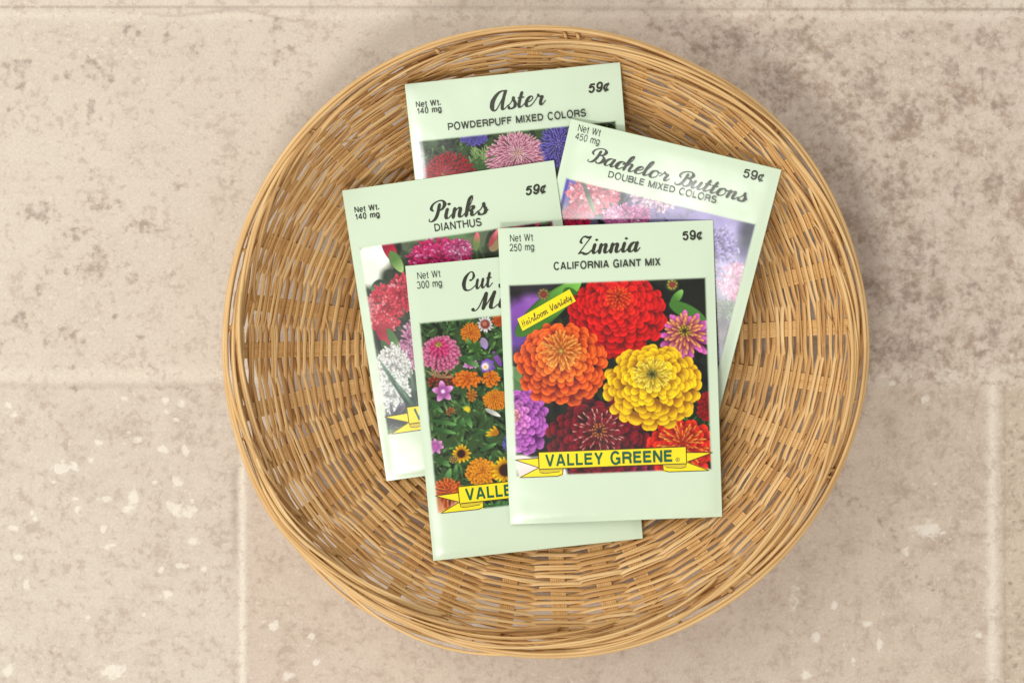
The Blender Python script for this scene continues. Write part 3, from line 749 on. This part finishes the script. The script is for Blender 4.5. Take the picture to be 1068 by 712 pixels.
# ---- plain grotesque capitals and figures as pen strokes (cap height 1, stroke width w)
def arc(cx, cy, rx, ry, a0, a1, n=14):
    return [(cx+rx*math.cos(math.radians(a0+(a1-a0)*i/n)), cy+ry*math.sin(math.radians(a0+(a1-a0)*i/n))) for i in range(n+1)]
def sans_glyph(ch, w):
    h = w/2; T = 1-h
    if ch == 'A': return .92, [[(h*.9, 0), (.44, T+h)], [(.48, T+h), (.92-h*.9, 0)], [(.2, .3), (.72, .3)]]
    if ch == 'B': return .86, [[(h, 0), (h, 1)], [(0, T), (.5, T)], arc(.5, (.52+T)/2, .26, (T-.52)/2, 90, -90), [(0, .52), (.52, .52)], arc(.52, (.52+h)/2, .3, (.52-h)/2, 90, -90), [(0, h), (.52, h)]]
    if ch == 'C': return .94, [arc(.5, .5, .5-h, .5, 38, 322, 26)]
    if ch == 'D': return .92, [[(h, 0), (h, 1)], [(0, T), (.42, T)], arc(.42, .5, .5-h, .5-h, 90, -90, 18), [(0, h), (.42, h)]]
    if ch == 'E': return .80, [[(h, 0), (h, 1)], [(0, T), (.76, T)], [(0, .53), (.7, .53)], [(0, h), (.78, h)]]
    if ch == 'F': return .74, [[(h, 0), (h, 1)], [(0, T), (.74, T)], [(0, .5), (.64, .5)]]
    if ch == 'G': return 1.0, [arc(.5, .5, .5-h, .5, 38, 300, 26), [(.54, .44), (.96, .44)], [(.96-h, .44), (.96-h, 0)], arc(.5, .5, .5-h, .5, 300, 335, 5)]
    if ch == 'H': return .90, [[(h, 0), (h, 1)], [(.9-h, 0), (.9-h, 1)], [(0, .52), (.9, .52)]]
    if ch == 'I': return w*1.05, [[(h, 0), (h, 1)]]
    if ch == 'L': return .68, [[(h, 0), (h, 1)], [(0, h), (.68, h)]]
    if ch == 'M': return 1.06, [[(h, 0), (h, 1)], [(1.06-h, 0), (1.06-h, 1)], [(h, 1), (.53, .02)], [(.53, .02), (1.06-h, 1)]]
    if ch == 'N': return .90, [[(h, 0), (h, 1)], [(.9-h, 0), (.9-h, 1)], [(h, 1), (.9-h, 0)]]
    if ch == 'O': return 1.04, [arc(.52, .5, .52-h, .5, 90, 452, 32)]
    if ch == 'P': return .82, [[(h, 0), (h, 1)], [(0, T), (.52, T)], arc(.52, (.44+T)/2, .3-h*.2, (T-.44)/2, 90, -90), [(0, .44), (.52, .44)]]
    if ch == 'R': return .90, [[(h, 0), (h, 1)], [(0, T), (.54, T)], arc(.54, (.48+T)/2, .29-h*.2, (T-.48)/2, 90, -90), [(0, .48), (.54, .48)], [(.52, .48), (.74, .36), (.77, .15), (.83, 0)]]
    if ch == 'S': return .84, [arc(.42, .73, .36-h*.3, .27-h*.4, 20, 225, 14)+arc(.42, .27, .40-h*.3, .27-h*.4, 60, -160, 14)]
    if ch == 'T': return .80, [[(.4, 0), (.4, 1)], [(0, T), (.8, T)]]
    if ch == 'U': return .90, [[(h, .36), (h, 1)], [(.9-h, .36), (.9-h, 1)], arc(.45, .36, .45-h, .36, 180, 360, 18)]
    if ch == 'V': return .86, [[(h*.8, 1), (.43, 0)], [(.43, 0), (.86-h*.8, 1)]]
    if ch == 'W': return 1.26, [[(h*.8, 1), (.34, 0)], [(.34, 0), (.63, 1)], [(.63, 1), (.92, 0)], [(.92, 0), (1.26-h*.8, 1)]]
    if ch == 'X': return .84, [[(h, 0), (.84-h, 1)], [(h, 1), (.84-h, 0)]]
    if ch == 'Y': return .86, [[(h, 1), (.43, .42)], [(.43, .42), (.86-h, 1)], [(.43, 0), (.43, .46)]]
    if ch == '0': return .70, [arc(.35, .5, .35-h, .5, 90, 452, 28)]
    if ch == '1': return .44, [[(.3, 0), (.3, 1)], [(.3, .98), (.2, .8), (.02, .74)]]
    if ch == '2': return .70, [arc(.34, .7, .32-h*.4, .3, 170, -20, 14)+[(.45, .4), (.15, .18), (.04, .02)], [(0, h), (.7, h)]]
    if ch == '3': return .70, [arc(.34, .74, .28-h*.3, .25, 165, -70, 14), arc(.34, .28, .34-h*.5, .27, 75, -165, 16)]
    if ch == '4': return .72, [[(.52, 0), (.52, 1)], [(.52, .98), (.04, .3)], [(0, .27), (.72, .27)]]
    if ch == '5': return .70, [[(.14, T), (.64, T)], [(.15, T), (.07, .46)], arc(.33, .31, .33-h*.6, .31, 145, -165, 20)]
    if ch == '9': return .70, [arc(.35, .68, .34-h*.6, .31, 0, 360, 24), arc(.34, .4, .35-h*.6, .4, 40, -20, 6)+arc(.34, .34, .34-h*.6, .33, -20, -165, 14)]
    if ch == '\u00a2': return .66, [arc(.33, .37, .31-h*.3, .34, 40, 320, 22), [(.2, -.14, w*.6), (.5, .88, w*.6)]]
    if ch == 'e': return .68, [[(.04, .38), (.64, .38)], arc(.34, .37, .33-h*.4, .35, 0, 318, 24)]
    if ch == 't': return .36, [[(.2, .95), (.2, .16), (.24, .03), (.36, .03)], [(0, .68), (.36, .68)]]
    if ch == 'm': return 1.02, [[(h, 0), (h, .73)], arc(.28, .46, .25-h*.4, .26, 165, 0, 10)+[(.53-h*.3, .3), (.53-h*.3, 0)], arc(.77, .46, .25-h*.4, .26, 165, 0, 10)+[(1.02-h, .3), (1.02-h, 0)]]
    if ch == 'g': return .68, [arc(.33, .38, .31-h*.4, .34, 0, 360, 24), [(.64-h*.4, .73), (.64-h*.4, .05)], arc(.34, .02, .31-h*.4, .24, 8, -150, 12)]
    if ch == '.': return w*1.1, [[(h, 0), (h, w*1.1)]]
    return .38, []
def sans_word(t, w, track=.16):
    x = 0; out = []
    for ch in t:
        a, st = sans_glyph(ch, w)
        for q in st: out.append([(p[0]+x, *p[1:]) for p in q])
        x += a+track
    return out, x-track

def title(pk, name, t, p0, p1, xh, **kw):
    st, w = word(t); return pk.pen(name, st, p0, p1, w-.15, xh, **kw)

# ------------------------------------------------------------------ 1. Aster
A = Packet('Aster', 'pale green seed packet titled Aster, leaning farthest up against the top of the basket rim', 5.5045, 47.2458, .1041, (7.32, -.055, .2978), puff=.45)
A.envelope()
cv = A.canvas(2.6, 22.0, 79.5, 97.0, (60, 84, 44))
cv.foliage(430, 130, 660, 420, 900, dark=(34, 46, 26), light=(118, 158, 80))
cv.foliage(430, 140, 500, 190, 120, L=(6, 12), W=(1.5, 3), dark=(30, 44, 26), light=(130, 164, 96))
for _ in range(60): cv.leaf(505+random.uniform(-14, 14), 172+random.uniform(-4, 10), 505+random.uniform(-18, 18), 158+random.uniform(-8, 10), 1.8, (90, 130, 70), (170, 196, 128))
cv.rings(494, 144, 15, 9, 494, 142, 6, 34, 8, 1.8, [(2, (70, 60, 140), (122, 112, 200))])
cv.rings(469, 182, 27, 24, 461, 182, 11, 60, 8, 1.9, [(2, (120, 4, 24), (204, 16, 44)), (.45, (160, 16, 36), (222, 60, 76)), (.15, (200, 120, 60), (232, 196, 110))])
cv.rings(539, 166, 33, 29, 540, 159, 14, 70, 9, 1.9, [(2, (206, 110, 140), (243, 190, 204)), (.35, (224, 150, 160), (250, 216, 216)), (.12, (236, 190, 140), (250, 226, 170))])
cv.rings(583, 152, 21, 25, 582, 150, 9, 44, 8, 2.0, [(2, (72, 58, 150), (140, 126, 214)), (.3, (110, 90, 180), (186, 172, 238))])
cv.rings(603, 230, 40, 44, 603, 230, 11, 60, 10, 2.6, [(2, (150, 40, 80), (206, 90, 120))])
cv.rings(490, 260, 44, 46, 490, 260, 11, 60, 10, 2.6, [(2, (150, 120, 180), (214, 190, 230))])
for _ in range(50): cv.leaf(630+random.uniform(-14, 14), 133+random.uniform(-8, 5), 630+random.uniform(-18, 18), 130+random.uniform(-8, 10), 1.4, (34, 42, 26), (150, 176, 110))
A.photo(cv)
title(A, 'title_lettering', 'Aster', (511, 116.3), (566, 109.2), 3.75)
A.text('variety_lettering', 'POWDERPUFF MIXED COLORS', (467.5, 136), (611, 121), 2.75, bold=.19)
A.text('price_lettering', '59¢', (613.8, 96.8), (635.2, 94.3), 3.3, bold=.23, slant=.22)
A.text('weight_lettering', 'Net Wt.', (434, 112.3), (459.8, 109.6), 2.15, bold=.20)
A.text('weight_lettering', '140 mg', (435.5, 119.2), (460.5, 116.4), 2.15, bold=.20)
A.banner(); A.banner_text('VALLEY GREENE')

# ------------------------------------------------------------------ 2. Bachelor Buttons
B = Packet('Bachelor', 'seed packet titled Bachelor Buttons, tilted clockwise with glare washing out its lettering', 50.0, 20.9, -.2445, (10.5, .1274, .234), bend=(0, .7, 0))
B.envelope()
cv = B.canvas(3.0, 22.2, 78.6, 97, (92, 88, 110))
cv.foliage(580, 170, 800, 470, 700, dark=(40, 46, 40), light=(112, 132, 98))
for (x, y, r) in ((690, 205, 26), (745, 235, 40), (735, 275, 34), (760, 260, 26)): cv.spot(x, y, r, (168, 158, 200), soft=1.2, alpha=.9)
cv.spot(588, 195, 16, (90, 80, 170), soft=1.)
cv.spot(781, 240, 9, (52, 50, 72), soft=1.2, ry=26)
cv.fringe(619, 203, 30, 24, 260, (206, 84, 104), (238, 150, 158), 11, 3.2, hi=(250, 206, 210))
cv.fringe(601, 227, 17, 16, 170, (176, 22, 70), (222, 60, 104), 7, 2.2)
for _ in range(5): cv.leaf(606+random.uniform(-3, 3), 186, 622+random.uniform(-4, 4), 222, 2.4, (80, 110, 70), (140, 170, 110))
cv.fringe(684, 200, 31, 22, 320, (206, 170, 196), (244, 222, 232), 10, 2.6, hi=(252, 240, 246))
for _ in range(18): cv.leaf(676+random.uniform(-6, 6), 206, 676+random.uniform(-9, 9), 198+random.uniform(-4, 3), 1.2, (160, 60, 80), (196, 90, 110))
cv.fringe(655, 226, 27, 15, 260, (190, 90, 150), (228, 150, 196), 9, 2.4, hi=(244, 196, 220))
cv.fringe(700, 240, 16, 10, 90, (60, 60, 130), (100, 96, 180), 7, 2)
cv.fringe(765, 292, 19, 22, 240, (204, 120, 160), (242, 180, 206), 9, 2.4, hi=(252, 216, 228))
cv.fringe(737, 262, 34, 36, 200, (160, 146, 206), (206, 192, 232), 10, 2.8)
cv.fringe(752, 345, 14, 18, 120, (60, 34, 56), (110, 66, 94), 7, 2)
for _ in range(40): cv.leaf(757+random.uniform(-8, 8), 322+random.uniform(-10, 10), 757+random.uniform(-12, 12), 322+random.uniform(-12, 12), 1.6, (70, 100, 60), (164, 190, 132))
cv.fringe(690, 330, 50, 50, 500, (90, 90, 180), (150, 150, 220), 12, 3)
B.photo(cv)
title(B, 'title_lettering', 'Bachelor Buttons', (612.5, 167.4), (775, 210.3), 3.0, thick=.24)
B.text('variety_lettering', 'DOUBLE MIXED COLORS', (634, 184.7), (746.4, 211.7), 2.55, bold=.17)
B.text('price_lettering', '59¢', (774.7, 184.2), (796, 189.4), 3.2, bold=.19)
B.text('weight_lettering', 'Net Wt', (602.4, 136.6), (625.4, 142.2), 2.55, bold=.13)
B.text('weight_lettering', '450 mg', (599.6, 145), (624.6, 151.2), 2.55, bold=.13)
B.banner(); B.banner_text('VALLEY GREENE')

# ------------------------------------------------------------------ 3. Pinks
K = Packet('Pinks', 'seed packet titled Pinks, leftmost in the basket with a pale glare down its left edge', -16.54, 7.442, .1406, (19.95, .0007, .1325), bend=(.25, 0, 0), puff=.6)
K.envelope()
cv = K.canvas(3.0, 22.5, 79, 97, (96, 104, 84))
cv.foliage(370, 230, 600, 460, 500, L=(14, 34), W=(6, 14), dark=(52, 60, 48), light=(128, 158, 104), alpha=.7)
cv.spot(392, 246, 16, (88, 74, 74), soft=1.); cv.spot(470, 250, 26, (104, 132, 90), soft=1.2)
cv.spot(390, 268, 19, (238, 238, 226), soft=.4, ry=16); cv.spot(384, 285, 14, (226, 230, 216), soft=.5, ry=14); cv.spot(398, 262, 10, (250, 248, 240), soft=.8)
cv.leaf(400, 246, 413, 274, 13, (206, 40, 76), (222, 70, 96)); cv.leaf(407, 262, 420, 284, 12, (130, 176, 96), (168, 200, 128))
for q in range(6): cv.leaf(398+q*3, 292, 388+q*6, 304, 9, (58, 92, 62), (96, 140, 94))
cv.fringe(458, 268, 34, 22, 520, (196, 24, 96), (238, 76, 146), 9, 2.6, hi=(246, 150, 196))
cv.fringe(478, 260, 16, 12, 160, (206, 60, 128), (240, 130, 180), 6, 1.8, hi=(250, 200, 224))
cv.leaf(497, 262, 499, 284, 3, (110, 140, 80), (120, 150, 84)); cv.leaf(496, 262, 498, 242, 8, (150, 180, 104), (232, 110, 130))
cv.leaf(512, 262, 526, 236, 15, (206, 180, 130), (186, 30, 70), edge=.35); cv.leaf(510, 258, 520, 238, 5, (226, 100, 110), (240, 150, 150))
cv.leaf(522, 268, 532, 258, 9, (150, 30, 80), (214, 60, 120))
for _ in range(60): cv.leaf(540+random.uniform(-12, 34), 240+random.uniform(-6, 14), 540+random.uniform(-14, 40), 236+random.uniform(-8, 12), 3, (60, 16, 34), (214, 80, 120), shadow=.4)
cv.fringe(402, 322, 20, 28, 480, (196, 26, 54), (240, 84, 100), 8, 2.6, hi=(248, 160, 164))
cv.fringe(420, 306, 18, 22, 280, (206, 44, 70), (240, 100, 116), 8, 2.4, hi=(250, 170, 176))
cv.fringe(384, 322, 9, 14, 120, (224, 96, 112), (244, 150, 156), 6, 2.4)
cv.leaf(394, 338, 410, 360, 16, (214, 56, 80), (190, 60, 70)); cv.leaf(404, 342, 418, 370, 9, (110, 156, 88), (150, 186, 120)); cv.leaf(398, 355, 408, 372, 8, (90, 134, 76), (120, 160, 100))
cv.fringe(430, 360, 15, 28, 320, (206, 120, 170), (240, 186, 212), 8, 2, hi=(250, 220, 234))
cv.fringe(410, 384, 21, 26, 360, (226, 228, 218), (254, 254, 248), 9, 2.4)
cv.fringe(408, 410, 22, 24, 280, (224, 230, 220), (250, 252, 246), 9, 3)
for q in range(26): cv.leaf(416+random.uniform(-14, 14), 440+random.uniform(-4, 8), 416+random.uniform(-18, 18), 424+random.uniform(-6, 6), 3, (70, 84, 80), (132, 120, 140))
for (x0, y0, x1, y1, w) in ((432, 430, 396, 376, 5), (436, 430, 412, 398, 6), (434, 428, 428, 384, 4), (440, 436, 420, 408, 5)): cv.leaf(x0, y0, x1, y1, w, (64, 104, 82), (118, 152, 124), p=.6)
cv.foliage(450, 300, 590, 460, 300)
K.photo(cv)
title(K, 'title_lettering', 'Pinks', (447, 230.6), (506, 223.2), 3.75)
K.text('variety_lettering', 'DIANTHUS', (453.6, 241.4), (502.3, 235.2), 2.9, bold=.18)
K.text('price_lettering', '59¢', (548.3, 203.3), (569.3, 200.6), 3.3, bold=.23, slant=.22)
K.text('weight_lettering', 'Net Wt.', (370, 221.8), (395.6, 218.4), 2.15, bold=.20)
K.text('weight_lettering', '140 mg', (371, 229.2), (396, 226), 2.15, bold=.20)
K.banner(); K.banner_text('VALLEY GREENE')

# ------------------------------------------------------------------ 4. Cut flower mix
Cc = Packet('Cut', 'seed packet reading Cut with many small mixed garden flowers, half covered by the front packet', 5.1663, -24.0725, .0986, (25.93, -.0913, .0889))
Cc.envelope()
cv = Cc.canvas(3.0, 22.0, 79.5, 97, (58, 82, 44)); cv.contrast = 1.04
cv.foliage(430, 320, 680, 550, 1700, L=(6, 15), W=(2, 4.6), dark=(34, 50, 28), light=(128, 184, 92))
cv.foliage(430, 320, 680, 550, 700, L=(8, 16), W=(1.6, 3.4), dark=(64, 108, 54), light=(142, 192, 108))
cv.rings(460, 369, 21, 19, 457, 358, 11, 26, 8, 4.6, [(2, (176, 60, 104), (226, 130, 164)), (.55, (196, 30, 92), (226, 84, 140)), (.2, (150, 150, 40), (206, 196, 80))], rmin=.05)
cv.rings(491, 347, 11, 11, 491, 347, 7, 24, 6, 2.4, [(2, (214, 90, 10), (246, 150, 30)), (.2, (190, 90, 20), (220, 130, 40))])
cv.star(506, 338, 8.5, 15, 3, (250, 244, 240), (236, 226, 228)); cv.spot(506, 338, 4.8, (120, 52, 40), soft=.3); cv.spot(505.5, 337.5, 2.6, (180, 110, 84), soft=.6)
cv.rings(521, 334, 8, 7, 521, 334, 4, 16, 5, 2.4, [(2, (196, 70, 10), (238, 110, 30))])
for q in range(22): cv.leaf(496+random.uniform(-5, 5), 362+random.uniform(-5, 5), 496+random.uniform(-12, 12), 362+random.uniform(-10, 9), 3.2, (70, 116, 46), (130, 178, 86))
cv.leaf(503, 352, 507, 364, 8, (206, 180, 226), (170, 140, 206)); cv.leaf(514, 366, 523, 382, 6, (170, 110, 200), (120, 60, 160))
cv.star(491, 380, 8, 12, 3.2, (216, 120, 190), (238, 176, 224), squash=.6); 
cv.star(508, 381, 8, 7, 7, (180, 150, 220), (110, 66, 176)); cv.spot(506, 382, 3.6, (246, 240, 246), soft=.7); cv.spot(506, 382.5, 1.7, (236, 176, 40))
cv.rings(461, 398, 16, 9, 461, 394, 4, 14, 7, 3, [(2, (126, 36, 20), (178, 70, 44))])
for q in range(14): cv.leaf(456+random.uniform(-4, 12), 394, 452+random.uniform(-10, 24), 388+random.uniform(-4, 6), 1.2, (196, 160, 110), (220, 196, 140))
cv.rings(487, 396, 15, 10, 487, 393, 7, 20, 8, 4.5, [(2, (206, 76, 6), (244, 136, 20))], jit=.3)
cv.rings(512, 395, 10, 9, 512, 392, 6, 16, 7, 3.6, [(2, (206, 76, 6), (246, 150, 24))], jit=.3)
cv.rings(492, 412, 6, 7, 492, 412, 3, 9, 6, 3, [(2, (176, 96, 20), (216, 140, 40))])
cv.star(462, 408, 11.5, 5, 7.5, (206, 110, 190), (240, 170, 226), jit=.05, a0=.9, rv=.05); cv.spot(462, 408, 2, (246, 214, 240), soft=.8)
cv.rings(517, 417, 14, 11, 516, 414, 9, 30, 7, 2.6, [(2, (214, 96, 6), (250, 156, 16))])
cv.leaf(506, 426, 522, 434, 5, (236, 236, 220), (246, 244, 236))
cv.spot(487, 427, 3.5, (222, 196, 40)); cv.rings(470, 429, 5, 5, 470, 429, 3, 9, 4, 2, [(2, (160, 84, 40), (206, 130, 80))])
for (a, b, c, d, w) in ((448, 438, 478, 443, 5), (474, 450, 488, 432, 6), (484, 428, 492, 446, 7), (452, 446, 476, 452, 5), (455, 478, 470, 486, 6), (462, 512, 470, 488, 8), (474, 500, 476, 484, 5), (482, 482, 500, 480, 4), (500, 470, 518, 462, 5),
                        (496, 452, 518, 448, 4), (500, 372, 486, 374, 6), (478, 372, 500, 382, 6), (470, 430, 476, 440, 4), (512, 372, 528, 362, 3), (450, 420, 462, 430, 5)): cv.leaf(a, b, c, d, w, (72, 122, 60), (112, 168, 92))
for q in range(7): cv.leaf(520, 452, 508+random.uniform(-3, 8), 440+random.uniform(-3, 18), 3.2, (236, 150, 10), (250, 206, 16))
cv.fringe(529, 461, 6, 9, 60, (90, 90, 190), (140, 140, 226), 4, 1.6)
cv.star(454, 465, 9, 7, 5, (206, 120, 190), (230, 160, 216)); cv.spot(454, 465, 2, (190, 90, 170))
cv.star(481, 473, 10.5, 14, 3.4, (232, 146, 6), (252, 206, 16)); cv.spot(481, 473, 4.3, (50, 26, 16), soft=.3)
cv.rings(473, 479, 5, 4, 473, 479, 3, 9, 4, 2, [(2, (140, 110, 50), (190, 160, 90))])
cv.rings(502, 492, 17, 15, 504, 490, 10, 30, 8, 4, [(2, (216, 104, 6), (250, 166, 20))], jit=.2)
cv.rings(466, 516, 20, 18, 468, 512, 9, 26, 7, 3, [(2, (206, 70, 16), (242, 124, 40))])
cv.star(527, 490, 15, 17, 4.4, (232, 146, 6), (254, 208, 14)); cv.spot(527, 490, 6.6, (58, 30, 14), soft=.3)
for q in range(16): cv.spot(random.uniform(560, 660), random.uniform(340, 500), 8, random.choice([(240, 140, 20), (220, 110, 190), (250, 206, 16)]))
cv.leaf(448, 516, 462, 540, 16, (240, 150, 90), (236, 170, 120)); cv.spot(478, 531, 8, (240, 190, 190), soft=.8)
for q in range(14): cv.leaf(500+random.uniform(-4, 30), 536, 500+random.uniform(-6, 34), 522, 3.4, (40, 84, 40), (90, 146, 76))
Cc.photo(cv)
st, w_ = word('Cut'); Cc.pen('title_lettering', st, (482, 303.3), (511, 299.2), w_-.2, 3.5)
st2 = [[(.34, 1.9, .14), (.06, 1.72, .24), (.0, 1.5, .2)], [(.02, .3, .34), (.02, .2, .34)]]
Cc.pen('title_lettering', [[(.0, .0, .3), (.04, .3, .34)], [(0, 0, .3), (.2, -.1, .16)]], (520.6, 298.8), (528, 297.8), 1.2, 3.0)
st, w_ = word('Mi'); Cc.pen('title_lettering', st, (492.5, 324), (523, 320.4), w_-.3, 3.4)
Cc.text('weight_lettering', 'Net Wt', (435.6, 291.2), (459.4, 288.6), 2.6, bold=.13)
Cc.text('weight_lettering', '300 mg', (435.2, 301), (461, 298.4), 2.6, bold=.13)
Cc.banner(); Cc.banner_text('VALLEY GREENE')

# ------------------------------------------------------------------ 5. Zinnia
Z = Packet('Zinnia', 'seed packet titled Zinnia with big red, orange and yellow blooms, on top of the others', 38.0985, -12.2936, .0388, (27.64, .0058, .091))
Z.envelope()
cv = Z.canvas(3.0, 21.6, 79.3, 96.6, (40, 44, 32))
cv.foliage(530, 285, 745, 500, 500, L=(12, 28), W=(5, 11), dark=(28, 32, 26), light=(62, 84, 48), alpha=.8)
cv.spot(548, 330, 24, (134, 84, 166), soft=.7, ry=20); cv.spot(538, 350, 16, (110, 74, 150), soft=.9); cv.spot(556, 312, 10, (148, 98, 176), soft=.9)
cv.spot(560, 298, 26, (56, 50, 58), soft=1., ry=9); cv.spot(725, 312, 26, (36, 38, 30), soft=1., ry=22)
cv.leaf(538, 350, 606, 292, 26, (96, 158, 64), (126, 184, 84)); cv.leaf(590, 300, 606, 330, 18, (84, 146, 60), (110, 166, 76))
cv.leaf(700, 318, 712, 302, 9, (112, 172, 80), (140, 192, 100)); cv.leaf(698, 316, 736, 334, 15, (104, 164, 74), (76, 130, 56)); cv.leaf(705, 330, 738, 345, 9, (90, 150, 66), (60, 110, 46))
cv.leaf(535, 395, 552, 410, 18, (126, 166, 110), (104, 146, 90)); cv.leaf(534, 382, 545, 400, 10, (140, 180, 120), (110, 150, 96))
for (x, y, c1) in ((567, 307, (206, 150, 110)), (701, 297, (222, 190, 90))):
    cv.spot(x, y, 6, (96, 110, 60), soft=.4); cv.star(x, y, 5.5, 9, 2.4, (120, 80, 50), c1); cv.spot(x, y, 2.2, (150, 60, 60), soft=.6)
for _ in range(30): cv.leaf(730+random.uniform(-14, 10), 440+random.uniform(-16, 14), 730+random.uniform(-18, 14), 440+random.uniform(-20, 18), 3, (40, 70, 34), (96, 146, 74))
cv.rings(738, 424, 12, 16, 738, 424, 5, 16, 9, 6, [(2, (120, 10, 20), (168, 20, 34))])
cv.pexp = .42
# purple bloom on the left
cv.rings(550, 440, 23, 35, 536, 432, 10, 22, 12, 10.5, [(2, (130, 52, 140), (196, 112, 196)), (.5, (170, 80, 160), (216, 140, 206)), (.25, (206, 120, 140), (232, 160, 170))], jit=.16, cvar=.12)
# lower reds / magentas
cv.rings(640, 490, 46, 16, 640, 486, 5, 26, 10, 7, [(2, (110, 12, 50), (170, 34, 86))], jit=.2)
cv.spot(560, 490, 22, (226, 214, 206), soft=.25, ry=14); cv.spot(543, 482, 14, (230, 220, 210), soft=.3, ry=8); cv.spot(578, 495, 14, (236, 226, 222), soft=.3)
# burgundy
cv.rings(623, 458, 53, 43, 624, 452, 13, 27, 13, 12, [(2, (70, 8, 20), (138, 28, 46)), (.6, (86, 10, 26), (150, 32, 54)), (.35, (70, 10, 20), (128, 26, 40))], edge=.3, jit=.16, cvar=.14)
cv.rings(624, 450, 27, 25, 625, 449, 4, 19, 11, 1.5, [(2, (130, 36, 40), (240, 206, 180)), (.6, (140, 50, 40), (226, 170, 120))], jit=.16, edge=.1, rmin=.42, p=1.4, shadow=.15, rib=0)
cv.rings(625, 449, 8, 8, 625, 449, 4, 12, 5, 2, [(2, (150, 74, 40), (212, 150, 76)), (.4, (50, 14, 22), (70, 20, 30))], rib=0)
# orange red, lower right
cv.rings(712, 470, 38, 34, 712, 464, 10, 24, 12, 11, [(2, (168, 18, 10), (228, 62, 34))], jit=.14, cvar=.12)
cv.rings(712, 464, 27, 24, 712, 462, 5, 24, 14, 1.9, [(2, (206, 60, 20), (250, 186, 76))], jit=.16, edge=.1, rmin=.25, p=1.4, shadow=.15, rib=0)
# magenta and orange striped
cv.rings(715, 350, 29, 27, 714, 348, 3, 13, 20, 7.5, [(2, (166, 60, 130), (220, 116, 188))], jit=.1, rmin=.75, p=.95)
cv.rings(714, 348, 22, 22, 714, 346, 4, 17, 15, 3.4, [(2, (190, 80, 110), (240, 176, 100)), (.6, (180, 80, 80), (240, 190, 110))], jit=.14, rmin=.45, p=1.2, rib=0)
cv.rings(714, 345, 7, 7, 714, 345, 4, 12, 5, 2, [(2, (150, 130, 40), (216, 190, 90)), (.5, (50, 50, 26), (110, 100, 40))], rib=0)
# red
cv.rings(642, 350, 34, 25, 642, 345, 4, 18, 14, 11, [(2, (130, 6, 12), (172, 16, 22))], jit=.15, rmin=.6)
cv.rings(645, 327, 52, 41, 645, 312, 13, 28, 13, 13, [(2, (150, 8, 14), (220, 32, 32)), (.7, (172, 10, 16), (230, 44, 38)), (.4, (196, 20, 20), (238, 58, 42))], jit=.14, cvar=.08)
cv.rings(645, 311, 14, 13, 645, 309, 5, 18, 9, 1.5, [(2, (214, 50, 20), (246, 130, 40)), (.5, (220, 90, 20), (250, 180, 60)), (.25, (120, 20, 20), (170, 40, 30))], edge=.1, p=1.3, shadow=.15, rib=0)
# orange
cv.rings(585, 380, 48, 44, 585, 367, 12, 28, 13, 12, [(2, (176, 50, 8), (240, 112, 42)), (.65, (196, 66, 10), (246, 134, 52)), (.4, (214, 96, 20), (250, 164, 76))], jit=.12, cvar=.09)
cv.rings(585, 365, 22, 22, 585, 365, 5, 22, 14, 2.4, [(2, (226, 106, 26), (252, 186, 96)), (.5, (220, 112, 30), (246, 176, 80))], edge=.15, jit=.16, rmin=.25, p=1.2, shadow=.2, rib=0)
cv.spot(585, 366, 3.2, (150, 110, 50), soft=.8); cv.spot(585, 366, 1.6, (196, 160, 80), soft=.8)
# yellow
cv.rings(681, 404, 52, 44, 680, 391, 12, 27, 13, 13.5, [(2, (206, 136, 6), (250, 208, 24)), (.65, (222, 156, 8), (254, 220, 34)), (.4, (230, 176, 20), (254, 230, 66))], jit=.14, cvar=.07)
cv.rings(680, 390, 21, 18, 680, 390, 5, 22, 12, 2.2, [(2, (226, 180, 30), (253, 234, 116)), (.45, (176, 150, 40), (232, 210, 100))], edge=.15, jit=.16, rmin=.25, p=1.2, shadow=.2, rib=0)
cv.rings(680, 390, 6.5, 5.5, 680, 390, 4, 12, 4, 1.8, [(2, (120, 116, 40), (190, 180, 80)), (.5, (60, 60, 30), (130, 126, 60))], rib=0)
Z.photo(cv)
title(Z, 'title_lettering', 'Zinnia', (602.5, 265.2), (664.5, 262.2), 3.5, thick=.29, thin=.085)
Z.text('variety_lettering', 'CALIFORNIA GIANT MIX', (577.5, 281.3), (688.6, 276.6), 2.75, bold=.20)
Z.text('price_lettering', '59¢', (712.2, 250.0), (732.8, 249.0), 3.2, bold=.22)
Z.text('weight_lettering', 'Net Wt', (532, 252.2), (555.8, 251), 2.65, bold=.13)
Z.text('weight_lettering', '250 mg', (531.8, 262), (557, 260.8), 2.65, bold=.13)
# yellow slanted tag
tg = [Z.lay(*p) for p in ((539.5, 332.5), (594, 301.5), (600.5, 314), (545, 345))]
lab = Z.poly('yellow_tag', ([tg[0], tg[1]], [tg[3], tg[2]]), M_YEL, .12, Z.root)
st, w_ = word('Heirloom Variety', .08)
Z.pen('tag_lettering', st, (545.5, 341), (598, 311.5), w_+.3, 1.35, thick=.15, thin=.15, shear=.15, lift=.14, parent=lab)
Z.banner(); Z.banner_text('VALLEY GREENE')
